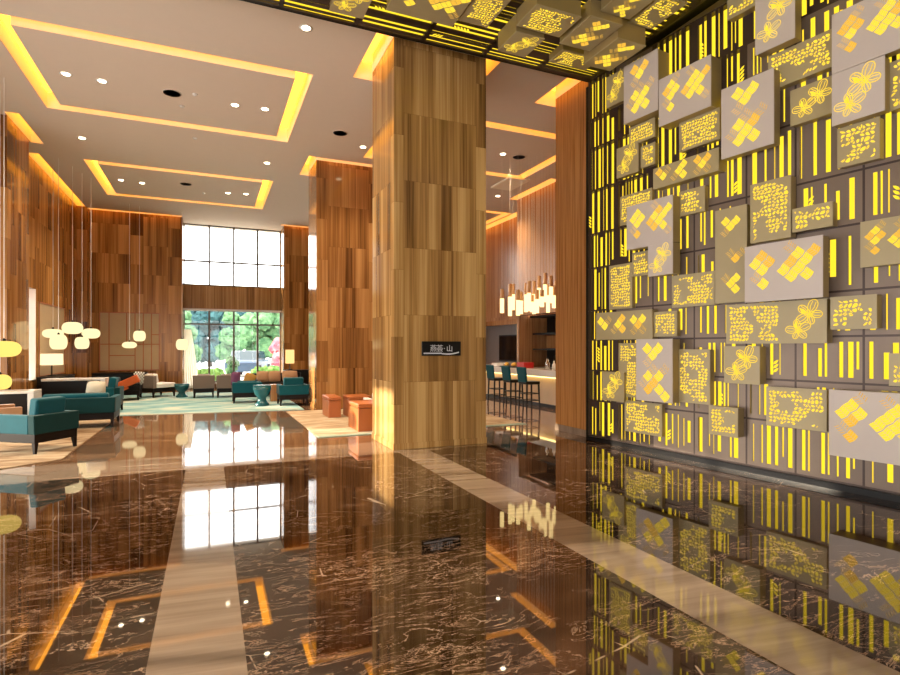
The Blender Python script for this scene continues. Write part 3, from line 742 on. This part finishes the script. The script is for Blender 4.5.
for u, v, lab in [(182, 106, 'tiny sprinkler head below the near ceiling speaker'), (195, 94, 'tiny white detector inside the near glowing frame'), (204, 193, 'tiny sprinkler inside the far glowing frame'), (195, 138, 'tiny white detector between the two glowing frames')]:
    p = at_height(u, v, CEIL); t = tag(MB().lathe([(0, -.03), (.03, -.03), (.045, -.01), (.05, 0)], 'whitetop', n=14).build('smoke_detector'), lab, 'detector'); t.location = (p.x, p.y, CEIL)

# ================================================================== PENDANT LANTERNS
def lantern(p, w, h, label, sq=False, cord=True, mat='paper', group='paper lanterns on long cords'):
    t = thing('pendant_lantern', label, 'lamp', p, 0, group)
    b = MB(); prof = []
    n = 14
    for i in range(n + 1):
        a = -PI / 2 + PI * i / n; e = .6 if not sq else .42
        r = (math.cos(a) ** 2) ** (e / 2 * 1.0) * w / 2 if abs(math.cos(a)) > 1e-6 else 0
        prof.append((max(r, .012), math.sin(a) * h / 2))
    b.lathe(prof, mat, n=28); b.build('shade', t)
    b = MB(); b.lathe([(.0, h / 2 - .01), (.028, h / 2 - .005), (.028, h / 2 + .03), (.006, h / 2 + .05)], 'blackm', n=12); b.build('cap', t)
    if cord: b = MB(); b.cyl(0, 0, h / 2 + .04, CEIL - p[2], .006, 'whitetop', 6); b.build('cord', t)
PD = [(53, 333.5, 14.6, 18, 9, 0, 'flat white paper lantern, leftmost behind the front one'), (58.5, 342, 14.0, 15, 15, 1, 'square white paper lantern hanging in front, above the desk lamp'),
      (72.5, 328, 14.6, 18, 12, 0, 'rounded white paper lantern, highest of the left cluster'), (82, 343, 15.2, 12.5, 12, 1, 'small cream paper lantern between two larger ones'),
      (91, 333.5, 15.6, 16, 10, 0, 'cream slanted paper lantern, rightmost of the left cluster'),
      (129.5, 345, 18.4, 13, 6.5, 0, 'flat small lantern before the beige wall panel'), (139.5, 336, 18.7, 11, 10.5, 1, 'small square lantern before the beige wall panel, higher one'), (182, 344.5, 19.6, 11, 11, 1, 'small square lantern at the left edge of the tall windows'),
      (4, 349, 9.8, 28, 16, 0, 'large yellow oval lantern at the left edge'), (0, 382, 10.3, 19, 15, 0, 'low round yellow lantern at the left edge, under the oval one')]
for u, v, d, w, h, sq, lab in PD:
    p = at_depth(u, v, d); lantern(p, w * d / FPX, h * d / FPX, lab, sq, mat='paper2' if u < 10 else 'paper')

# ================================================================== FURNITURE
def armchair(label, loc, rz, w=.75, d=.75, arm=.57, back=.8, m1='teal', m2='tealshade', group='teal armchairs', name='armchair', cushion=True, arms=True):
    """front faces local -y"""
    t = thing(name, label, 'armchair' if w < 1.3 else 'sofa', loc, rz, group)
    hw, hd = w / 2, d / 2; z0 = .16
    b = MB(); b.box(-hw + .015, hw - .015, -hd + .015, hd - .015, z0, z0 + .13, 'blackm'); b.build('base_frame', t, bevel=.006)
    for sx in (-1, 1):
        for sy in (-1, 1): MB().taper(sx * (hw - .05), sy * (hd - .05), 0, z0 + .01, .018, .03, 'blackm', sx * .012, sy * .012).build('leg', t)
    b = MB(); b.prism([(-hw, z0 + .13), (hw, z0 + .13), (hw + .01, arm), (-hw - .01, arm)], hd - .12, hd, m2); b.build('backrest', t, bevel=.012, seg=3)
    if arms:
        for sx in (-1, 1):
            b = MB(); x0, x1 = sorted((sx * (hw - .11), sx * hw)); b.box(x0, x1, -hd, hd - .125, z0 + .13, arm, m1); b.build('armrest', t, bevel=.012, seg=3)
    b = MB(); k = .115 if arms else 0; b.box(-hw + k, hw - k, -hd + .01, hd - .125, z0 + .135, z0 + .28, m1); b.build('seat_cushion', t, bevel=.03, seg=3)
    if cushion:
        b = MB(); T = Matrix.Translation((0, hd - .14, z0 + .285)) @ Matrix.Rotation(math.radians(-8), 4, 'X'); b.box(-hw + .125, hw - .125, -.16, 0, 0, back - z0 - .285, m1, T); b.build('back_cushion', t, bevel=.035, seg=3)
    return t
def pillow(label, loc, rot, w, h, th, mat, stripes=None):
    b = MB(); n = 8; vs = []; fs = []
    for sd in (-1, 1):
        for i in range(n + 1):
            for j in range(n + 1):
                x, z = -1 + 2 * i / n, -1 + 2 * j / n; q = (1 - x * x) * (1 - z * z); pin = 1 - .07 * (abs(x * z))
                vs.append((x * w / 2 * (1 - .05 * (1 - abs(x)) * 0) * pin, sd * th / 2 * q ** .4, z * h / 2 * pin))
    N = (n + 1) ** 2
    for i in range(n):
        for j in range(n):
            a = i * (n + 1) + j; fs.append((a, a + n + 1, a + n + 2, a + 1)); a += N; fs.append((a, a + 1, a + n + 2, a + n + 1))
    b.add(vs, fs, mat, True)
    if stripes:
        i = b._m(stripes)
        for k in range(len(b.f)):
            if (k // (2 * n) + (k // 2) % 2) % 2: b.mi[k] = i
    o = b.build('cushion'); tag(o, label, 'cushion'); o.location = loc; o.rotation_euler = rot; return o
RUG = .013
# carpets
def carpet(name, pts, mat, label, border=None):
    b = MB(); n = len(pts); vs = [(*p, 0.001) for p in pts] + [(*p, .012) for p in pts]
    b.add(vs, [tuple(range(n - 1, -1, -1)), tuple(range(n, 2 * n))] + [(i, (i + 1) % n, n + (i + 1) % n, n + i) for i in range(n)], mat)
    o = b.build(name); return tag(o, label, 'carpet')
carpet('carpet', [(-5.9, 8.9), (-2.55, 8.9), (-1.93, 9.35), (-1.93, 14.05), (-5.9, 14.05)], 'rugA', 'tan patterned carpet under the front teal armchair on the left')
carpet('carpet', [(-3.5, 14.95), (2.2, 14.3), (2.2, 21.6), (-3.5, 21.6)], 'rugT', 'aqua and cream carpet in front of the tall windows')
cr = carpet('carpet', [(1.75, 9.95), (2.5, 9.95), (6.0, 9.95), (6.0, 14.05), (1.72, 14.05)], 'rugB', 'cream patterned carpet under the brown leather benches')
b = MB(); b.box(1.75, 6.0, 9.78, 9.95, .001, .0125, 'border'); b.build('border', cr)
# front left armchair, seen from behind
th = math.atan2(-.8, -.6)
ac = armchair('teal velvet armchair nearest the camera at the left edge, its back turned', (-2.49, 10.42, RUG), th, w=.74, d=.86, arm=.57, back=.8)
armchair('wide teal velvet sofa behind the nearest armchair, its dark back to the camera', (-2.4, 13.05, RUG), PI, w=1.34, d=.82, arm=.59, back=.66, group=None, name='sofa')
pillow('cream cushion standing on the teal sofa at the left', (-2.12, 13.07, .69), (.2, .06, .25), .34, .46, .14, 'cream')
armchair('small teal armchair behind the teal sofa, next to the cream cushion', (-2.35, 15.75, RUG), -PI / 2, w=.7, d=.7, arm=.6, back=.83)
armchair('tan upholstered armchair cut by the left edge behind the front teal armchair', (-3.5, 11.9, RUG), PI / 2 + .4, w=.8, d=.8, arm=.55, back=.8, m1='tan', m2='tan', group=None)
# communal desks
def desk(label, x0, x1, y0, y1, z, front=True):
    t = thing('lounge_table', label, 'table', ((x0 + x1) / 2, (y0 + y1) / 2, RUG)); hx, hy = (x1 - x0) / 2, (y1 - y0) / 2
    b = MB(); b.box(-hx, hx, -hy, hy, z - .05, z, 'whitetop'); b.build('table_top', t, bevel=.006)
    b = MB(); b.box(hx - .1, hx, -hy, hy, 0, z - .05, 'whitetop'); b.build('end_panel', t, bevel=.004)
    b = MB(); b.box(-hx, hx - .1, -hy + .04, hy - .04, 0, z - .052, 'black'); b.build('cabinet', t, bevel=.004)
desk('long white topped black table behind the teal sofa, below the desk lamp', -3.75, -2.42, 16.15, 16.75, .80)
desk('white topped black table at the left edge, just behind the front armchair', -4.2, -3.12, 12.95, 13.5, .74)
def sideboard(label, x0, x1, y0, y1, z):
    t = thing('sideboard', label, 'sideboard', ((x0 + x1) / 2, (y0 + y1) / 2, 0)); hx, hy = (x1 - x0) / 2, (y1 - y0) / 2
    b = MB(); b.box(-hx, hx, -hy, hy, .08, z - .03, 'black'); b.build('body', t, bevel=.004)
    b = MB(); b.box(-hx - .015, hx + .015, -hy - .015, hy + .015, z - .03, z, 'blackm'); b.build('top', t, bevel=.004)
    for sx in (-1, 1):
        for sy in (-1, 1): MB().taper(sx * (hx - .05), sy * (hy - .05), 0, .08, .02, .025, 'blackm').build('leg', t)
sideboard('black sideboard along the left wall that holds the desk lamp', -4.08, -3.6, 17.2, 19.0, .82)
sideboard('black sideboard against the beige panelled back wall', -3.7, -2.05, 22.1, 22.52, .70)
sideboard('black sideboard behind the dark sofa, against the slim stone pier', 2.5, 3.5, 20.6, 21.05, .76)
def table_lamp(label, loc, r, sh, total, mat='shade'):
    t = thing('table_lamp', label, 'lamp', loc)
    b = MB(); b.lathe([(.0, 0), (.11, 0), (.11, .02), (.02, .035), (.018, total - sh)], 'black', n=20); b.build('base', t)
    b = MB(); b.lathe([(r * 1.02, total - sh), (r, total), (r * .9, total), (.01, total - .005)], mat, n=32); b.lathe([(r * 1.02, total - sh), (.01, total - sh + .01)], mat, n=32); b.build('lamp_shade', t)
p = at_depth(52, 378, 15.2)
table_lamp('table lamp with wide white drum shade on the left black sideboard', (-3.88, 17.75, .82), .25, .30, .60)
table_lamp('small table lamp with glowing shade on the sideboard beside the pier', (2.68, 20.8, .76), .155, .50, .74, 'shade2')
# lounge chair with orange throw, patterned cushion
lc = armchair('dark lounge chair draped with an orange throw near the back wall', (-2.35, 19.15, RUG), PI / 2, w=.8, d=.85, arm=.5, back=.66, m1='blackm', m2='black', group=None)
b = MB(); T = Matrix.Translation((-2.3, 18.56, .50)) @ Matrix.Rotation(math.radians(-25), 4, 'Y'); b.box(-.38, .4, 0, .17, -.1, .13, 'orange', T); b.box(-.3, .05, .02, .15, -.16, -.1, 'orange', T); tag(b.build('throw_blanket', bevel=.03), 'burnt orange throw blanket lying over the dark lounge chair', 'blanket')
pillow('black and white patterned cushion on the lounge chair with orange throw', (-1.98, 19.0, .66), (0, .1, .15), .3, .4, .12, 'white', 'black')
armchair('grey brown armchair with white seat beside the orange throw chair', (-1.55, 19.95, RUG), PI * .72, w=.72, d=.8, arm=.68, back=.72, m1='white', m2='grey', group=None, arms=False)
g1 = armchair('left one of two grey lounge chairs before the window', (-.18, 19.2, RUG), PI, w=.62, d=.75, arm=.70, back=.72, m1='grey', m2='grey', group='two grey chairs at the window', arms=False)
dup(g1, (.5, 19.0, RUG), PI, 'right one of two grey lounge chairs before the window')
armchair('teal armchair left of the teal goblet stool, its back turned', (.97, 16.95, RUG), PI, w=.78, d=.75, arm=.58, back=.60, m1='teal', m2='teal')
pillow('mustard cushion on the teal armchair near the window', (1.06, 17.06, .66), (.15, .35, 0), .32, .36, .11, 'mustard')
pillow('plum cushion standing behind the mustard cushion', (.68, 17.06, .68), (.1, .05, 0), .26, .4, .11, 'purple')
armchair('teal armchair with tall back between the goblet stool and a pale column edge', (2.1, 15.75, RUG), PI, w=.78, d=.75, arm=.55, back=.74, m1='teal', m2='teal')
armchair('dark framed sofa with tan cushions facing the camera near the window', (2.05, 18.75, RUG), 0, w=1.55, d=.75, arm=.55, back=.66, m1='blackm', m2='black', group=None, name='sofa')
for i, (x, lab) in enumerate(((1.55, 'leftmost tan cushion on the dark sofa'), (1.92, 'middle tan cushion on the dark sofa'), (2.4, 'wide tan cushion at the right end of the dark sofa'))):
    pillow(lab, (x, 18.63, .65), (-.2, 0, 0), .38 if i < 2 else .5, .36, .13, 'tan')
b = MB(); b.box(1.25, 2.82, 19.15, 19.22, RUG, .74, 'black'); tag(b.build('sofa_back_panel', bevel=.01), 'black upright panel behind the dark sofa', 'panel')
# goblet stools
def goblet(label, loc, r, h):
    t = thing('goblet_stool', label, 'stool', loc, 0, 'teal goblet stools')
    b = MB(); b.lathe([(0, 0), (.78 * r, 0), (.8 * r, .05 * h), (.62 * r, .16 * h), (.42 * r, .3 * h), (.45 * r, .38 * h), (.8 * r, .55 * h), (.98 * r, .78 * h), (r, .94 * h)], 'tealcer', n=32); b.build('bowl', t)
    b = MB(); b.lathe([(r, .94 * h), (.98 * r, h), (.0, h)], 'tealcer', n=32); b.build('top', t)
goblet('teal ceramic goblet shaped stool standing between two teal armchairs', (1.3, 15.75, RUG), .24, .55)
goblet('low teal bowl shaped stool left of the two grey chairs', (-.82, 19.4, RUG), .22, .42)
tag(MB().box(1.62, 1.95, 16.75, 17.1, RUG, .5, 'wood').build('block_table', bevel=.008), 'small wooden block side table between the teal goblet and armchair', 'table')
# sheer curtain
b = MB(); n = 26; vs = []; fs = []
for j in range(9):
    z = .02 + 2.25 * j / 8; wd = .5 - .26 * (j / 8) ** 1.5
    for i in range(n + 1):
        t_ = i / n; vs.append((-.9 + wd * t_, 23.15 + .05 * math.sin(t_ * 6 * 2 * PI), z))
for j in range(8):
    for i in range(n): a = j * (n + 1) + i; fs.append((a, a + 1, a + n + 2, a + n + 1))
b.add(vs, fs, 'sheer', True); o = b.build('sheer_curtain'); tag(o, 'cream sheer curtain gathered at the left side of the lower window', 'curtain')
# leather benches
def bench(label, x0, x1, y0, y1, h):
    t = thing('leather_bench', label, 'bench', ((x0 + x1) / 2, (y0 + y1) / 2, RUG), 0, 'cognac leather benches'); hx, hy = (x1 - x0) / 2, (y1 - y0) / 2
    b = MB(); b.box(-hx + .01, hx - .01, -hy + .01, hy - .01, 0, h - .09, 'leather'); b.build('body', t, bevel=.012, seg=3)
    b = MB(); b.box(-hx, hx, -hy, hy, h - .085, h, 'leather'); b.build('seat_pad', t, bevel=.025, seg=3)
bench('nearest brown leather bench, partly behind the centre column', 2.53, 3.2, 10.1, 10.93, .52)
bench('farthest brown leather bench on the left of the cream carpet', 2.42, 2.72, 12.35, 13.1, .47)
bench('second brown leather bench, between the nearest and farthest ones', 2.86, 3.4, 12.3, 12.9, .47)
armchair('white rounded armchair glimpsed behind the nearest leather bench', (3.35, 11.55, RUG), PI, w=.55, d=.55, arm=.48, back=.6, m1='white', m2='white', group=None)
t = thing('display_board', 'black framed upright board beside the centre column', 'board', (3.72, 12.0, RUG))
b = MB(); b.box(-.3, .3, -.03, .03, .35, 1.0, 'black'); b.build('board_frame', t, bevel=.004); b = MB(); b.box(-.24, .24, -.034, -.03, .42, .94, 'grey2'); b.build('sheet', t)
for sx in (-1, 1): MB().box(sx * .25 - .02, sx * .25 + .02, -.15, .15, 0, .35, 'black').build('leg', t)

# ================================================================== BAR
t = thing('bar_counter', 'pale lit stone bar counter behind the bar stools', 'counter', (8.0, 12.9, 0))
b = MB(); b.box(0, .75, -2.9, 4.6, .82, 1.0, 'whitetop'); b.build('counter_top', t, bevel=.008)
b = MB(); b.box(.12, .7, -2.85, 4.55, .1, .82, 'counter'); b.build('front_panel', t)
b = MB(); b.box(.03, .1, -2.85, 4.55, .80, .815, 'ledw'); b.build('light_strip', t)
b = MB(); b.box(.16, .68, -2.8, 4.5, 0, .1, 'black'); b.build('plinth', t)
def stool(label, loc, rz):
    t = thing('bar_stool', label, 'bar stool', loc, rz, 'bar stools at the counter')
    for sx in (-1, 1):
        for sy in (-1, 1): MB().taper(sx * .17, sy * .17, 0, .66, .013, .018, 'black', sx * .02, sy * .02).build('leg', t)
    b = MB(); b.box(-.2, .2, -.2, .2, .66, .74, 'black'); b.build('seat', t, bevel=.02, seg=3)
    b = MB(); T = Matrix.Translation((0, .19, .72)) @ Matrix.Rotation(math.radians(-7), 4, 'X'); b.prism([(-.19, 0), (.19, 0), (.21, .38), (-.21, .38)], -.03, .03, 'teal', T); b.build('backrest', t, bevel=.02, seg=3)
    for z, k in ((.25, .185), (.42, .18)):
        b = MB()
        for s_ in (-1, 1): b.box(-k, k, s_ * k - .01, s_ * k + .01, z, z + .02, 'black'); b.box(s_ * k - .01, s_ * k + .01, -k, k, z, z + .02, 'black')
        b.build('footrest', t)
    return t
s1 = stool('nearest teal bar stool, rightmost of the row at the counter', (7.4, 11.95, 0), PI / 2)
# turned so that the padded back faces the lobby
dup(s1, (7.4, 12.75, 0), PI / 2, 'middle teal bar stool, left of the nearest one')
dup(s1, (7.4, 13.65, 0), PI / 2, 'teal bar stool half hidden by the centre column')
# chandelier of glass cylinders on wires
ch = thing('cylinder_chandelier', 'chandelier of many glowing glass cylinders hanging above the bar', 'chandelier', (7.9, 13.2, CEIL))
b = MB(); b.box(-.2, .5, .3, 1.4, -.05, 0, 'covepaint'); b.build('ceiling_plate', ch, bevel=.01)
TB = [(502, 289, 313), (510, 284, 316), (513, 284, 310), (518, 290, 315.5), (521, 292, 314), (526, 283, 312), (529, 281, 311), (532, 295, 312), (534, 281, 314), (537, 290, 313), (539, 276, 306), (542, 290, 307), (545, 273, 302), (548, 284, 312.5), (551, 276, 303), (554, 287, 308), (556, 281, 308)]
for i, (u, y0, y1) in enumerate(TB):
    d = 13.4 + (i * 37 % 11) * .13; p = at_depth(u, y1, d); q = at_depth(u, y0, d); hh = q.z - p.z
    b = MB(); b.lathe([(0, 0), (.05, 0), (.05, hh * .6)], 'tube', (p.x - 7.9, p.y - 13.2, p.z - CEIL), 12, False); b.lathe([(.05, hh * .6), (.05, hh), (0, hh)], 'tubetop', (p.x - 7.9, p.y - 13.2, p.z - CEIL), 12, False)
    o = b.build('glass_cylinder', ch)
    b = MB(); b.cyl(p.x - 7.9, p.y - 13.2, q.z - CEIL, 0, .003, 'covepaint', 5); b.build('wire', o)
# back bar
t = thing('television', 'large black flat television on the grey wall behind the bar', 'television', (10.88, 18.75, 1.56))
b = MB(); b.box(-.06, 0, -1.05, 1.05, -.52, .52, 'black'); b.build('bezel', t, bevel=.006); b = MB(); b.box(-.063, -.06, -1.0, 1.0, -.47, .47, 'screen'); b.build('screen', t)
t = thing('back_bar_cabinet', 'dark wooden back bar shelving right of the television', 'cabinet', (9.9, 14.35, 0)); 
b = MB(); b.box(.35, .4, -1.1, 1.1, 0, 2.6, 'blackm'); b.box(-.3, .4, -1.1, 1.1, 2.55, 2.61, 'blackm'); b.build('carcass', t)
for z in (.9, 1.5, 2.0): b = MB(); b.box(-.2, .35, -1.1, 1.1, z, z + .05, 'black'); b.build('shelf', t)
b = MB(); b.box(.33, .348, -1.1, 1.1, 1.56, 1.98, 'wood'); b.build('back_panel', t)
b = MB(); b.box(-.2, .35, -1.1, 1.1, 0, .88, 'wood'); b.build('base_unit', t)
t = thing('gift_box', 'red box on the bar counter beside pastries', 'box', (8.35, 13.7, 1.0)); b = MB(); b.box(-.16, .16, -.2, .2, 0, .13, 'red'); b.build('box_body', t, bevel=.004); b = MB(); b.box(-.165, .165, -.205, .205, .13, .16, 'red'); b.build('lid', t, bevel=.004)
t = thing('pastry_tray', 'black tray with yellow pastries on the bar counter', 'tray', (8.35, 14.45, 1.0)); b = MB(); b.box(-.22, .22, -.4, .4, 0, .03, 'black'); b.build('tray', t, bevel=.004)
for k in range(5): b = MB(); b.lathe([(0, .03), (.06, .035), (.075, .07), (.05, .12), (0, .14)], 'yel', (-.1 + .1 * (k % 3), -.25 + .14 * k, 0), 14); b.build('pastry', t)
tag(MB().box(8.2, 8.5, 15.1, 15.5, 1.0, 1.1, 'white').build('plate_stack', bevel=.01), 'stack of white plates on the bar beside the tray', 'plates')
for k, (x, y, lab) in enumerate(((8.25, 12.1, 'glass jar on the bar, nearest the orange pillar'), (8.4, 12.3, 'tall bottle on the bar, second from the orange pillar'), (8.25, 12.42, 'bottle on the bar, third from the orange pillar'), (8.4, 12.6, 'white jug on the bar, farthest of the bottles'))):
    t = thing('bottle', lab, 'bottle', (x, y, 1.0), 0, 'bottles on the bar'); m = ('white', 'blackm', 'chrome', 'white')[k]; hh = (.24, .34, .3, .26)[k]
    b = MB(); b.lathe([(0, 0), (.05, 0), (.05, hh * .6), (.02, hh * .75), (.018, hh)], m, n=14); b.build('body', t); b = MB(); b.lathe([(.02, hh), (.02, hh + .03), (0, hh + .03)], 'black', n=12); b.build('stopper', t)

# ================================================================== OUTSIDE
def blob(mb, c, r, m, seed, flat=1.0):
    import bmesh
    bm = bmesh.new(); bmesh.ops.create_icosphere(bm, subdivisions=3, radius=1)
    vs = []
    for v in bm.verts:
        n = v.co.normalized(); k = 1 + .32 * mnoise.noise(n * 2.2 + Vector((seed, 0, 0))) + .2 * mnoise.noise(n * 5 + Vector((0, seed, 0))) + .22 * mnoise.noise(n * 13 + Vector((0, seed, seed))); vs.append((c[0] + n.x * r * k, c[1] + n.y * r * k, c[2] + n.z * r * k * flat))
    fs = [tuple(v.index for v in f.verts) for f in bm.faces]; bm.free(); mb.add(vs, fs, m, False)
TREES = [(-9.6, 44, 5.0, 'leaf1', 'nearer row, far left'), (-3.2, 44, 5.1, 'leaf2', 'pale green, nearer row, left panes'), (3.1, 44, 5.0, 'leaf2', 'pale green, nearer row, right panes'), (9.5, 44, 5.2, 'leaf1', 'nearer row, behind the slim stone pier'), (15.8, 44, 5.0, 'leaf2', 'nearer row, far right'),
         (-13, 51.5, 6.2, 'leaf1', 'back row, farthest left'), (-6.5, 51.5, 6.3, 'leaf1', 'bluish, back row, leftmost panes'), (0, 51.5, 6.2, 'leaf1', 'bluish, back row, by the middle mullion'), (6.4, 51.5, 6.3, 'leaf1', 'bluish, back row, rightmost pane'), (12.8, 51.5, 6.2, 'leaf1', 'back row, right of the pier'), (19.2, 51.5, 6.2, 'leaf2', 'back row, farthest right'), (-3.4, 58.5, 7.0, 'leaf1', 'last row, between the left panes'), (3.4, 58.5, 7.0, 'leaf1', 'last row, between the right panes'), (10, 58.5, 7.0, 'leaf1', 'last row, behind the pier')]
for k, (x, y, hh, m, where) in enumerate(TREES):
    lab = 'leafy tree beyond the windows, ' + where
    t = thing('garden_tree', lab, 'tree', (x, y, -.06), 0, 'trees beyond the windows')
    r_ = random.Random(k); b = MB()
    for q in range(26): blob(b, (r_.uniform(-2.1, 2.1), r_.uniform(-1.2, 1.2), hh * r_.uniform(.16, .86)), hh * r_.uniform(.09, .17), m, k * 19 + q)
    b.build('crown', t); b = MB(); b.lathe([(.2, 0), (.13, hh * .5)], 'bark', n=10); b.build('trunk', t)
b = MB()
for k in range(9): blob(b, (.3 * k, 0, .3), .34, 'leaf3', k)
o = b.build('garden_hedge'); tag(o, 'low green hedge outside the lower right window pane', 'hedge'); o.location = (2.3, 30, -.06)
b = MB()
for k in range(6): blob(b, (.3 * k, 0, .3), .34, 'leaf3', k + 20)
o = b.build('garden_hedge'); tag(o, 'low green hedge outside the lower left window pane', 'hedge'); o.location = (-1.2, 28, -.06)
t = thing('flowering_shrub', 'pink flowering shrub outside the right window pane', 'shrub', (3.6, 32, -.06)); b = MB(); [blob(b, (.3 * (k % 2), .2 * k, .9 + .35 * k), .5, 'flower', k + 50) for k in range(3)]; b.build('crown', t); b = MB(); b.lathe([(.06, 0), (.05, .8)], 'bark', n=8); b.build('stem', t)
t = thing('potted_shrub', 'potted green shrub outside by the middle window mullion', 'plant', (.9, 26, -.06)); b = MB(); b.lathe([(0, 0), (.2, 0), (.27, .45), (.22, .45), (0, .4)], 'terracotta', n=20); b.build('pot', t); b = MB(); [blob(b, (.08 * (k % 3) - .08, .05 * k - .08, .62 + .15 * k), .2, 'leaf2', k + 70) for k in range(4)]; b.build('foliage', t)
t = thing('parked_car', 'dark blue parked car outside the middle of the lower window', 'car', (2.1, 34, -.06), 1.3)
b = MB(); b.prism([(-2.1, .3), (2.1, .3), (2.15, .75), (1.4, .9), (-1.9, .95), (-2.15, .8)], -.85, .85, 'carpaint'); b.build('body', t, bevel=.06, seg=3)
b = MB(); b.prism([(-1.6, .92), (1.0, .9), (.4, 1.42), (-1.0, 1.45)], -.75, .75, 'cglass'); b.build('cabin', t, bevel=.05, seg=3)
for sx in (-1, 1):
    for sy in (-1, 1):
        b = MB(); b.lathe([(0, -.1), (.32, -.1), (.32, .1), (0, .1)], 'tyre', n=20); o = b.build('wheel', t); o.location = (sx * 1.3, sy * .8, .32); o.rotation_euler = (PI / 2, 0, 0)

# ================================================================== LIGHT
w = bpy.data.worlds.new('sky'); SC.world = w; w.use_nodes = True
bg = w.node_tree.nodes['Background']; bg.inputs[0].default_value = (1, .975, .94, 1); bg.inputs[1].default_value = 4.6
sun = bpy.data.lights.new('sun', 'SUN'); sun.energy = 9; sun.color = (1, .86, .66); sun.angle = math.radians(1.0)
so = bpy.data.objects.new('sun', sun); COL.objects.link(so)
so.rotation_euler = Vector((1, -.28, -.235)).to_track_quat('-Z', 'Y').to_euler()

vs_ = SC.view_settings; vs_.view_transform = 'Standard'; vs_.look = 'None'; vs_.gamma = 1; vs_.exposure = .7; vs_.use_curve_mapping = False
cy = SC.cycles; cy.max_bounces = 8; cy.diffuse_bounces = 4; cy.glossy_bounces = 4; cy.transparent_max_bounces = 8; cy.sample_clamp_indirect = 4; cy.caustics_reflective = False; cy.caustics_refractive = False; cy.use_denoising = True
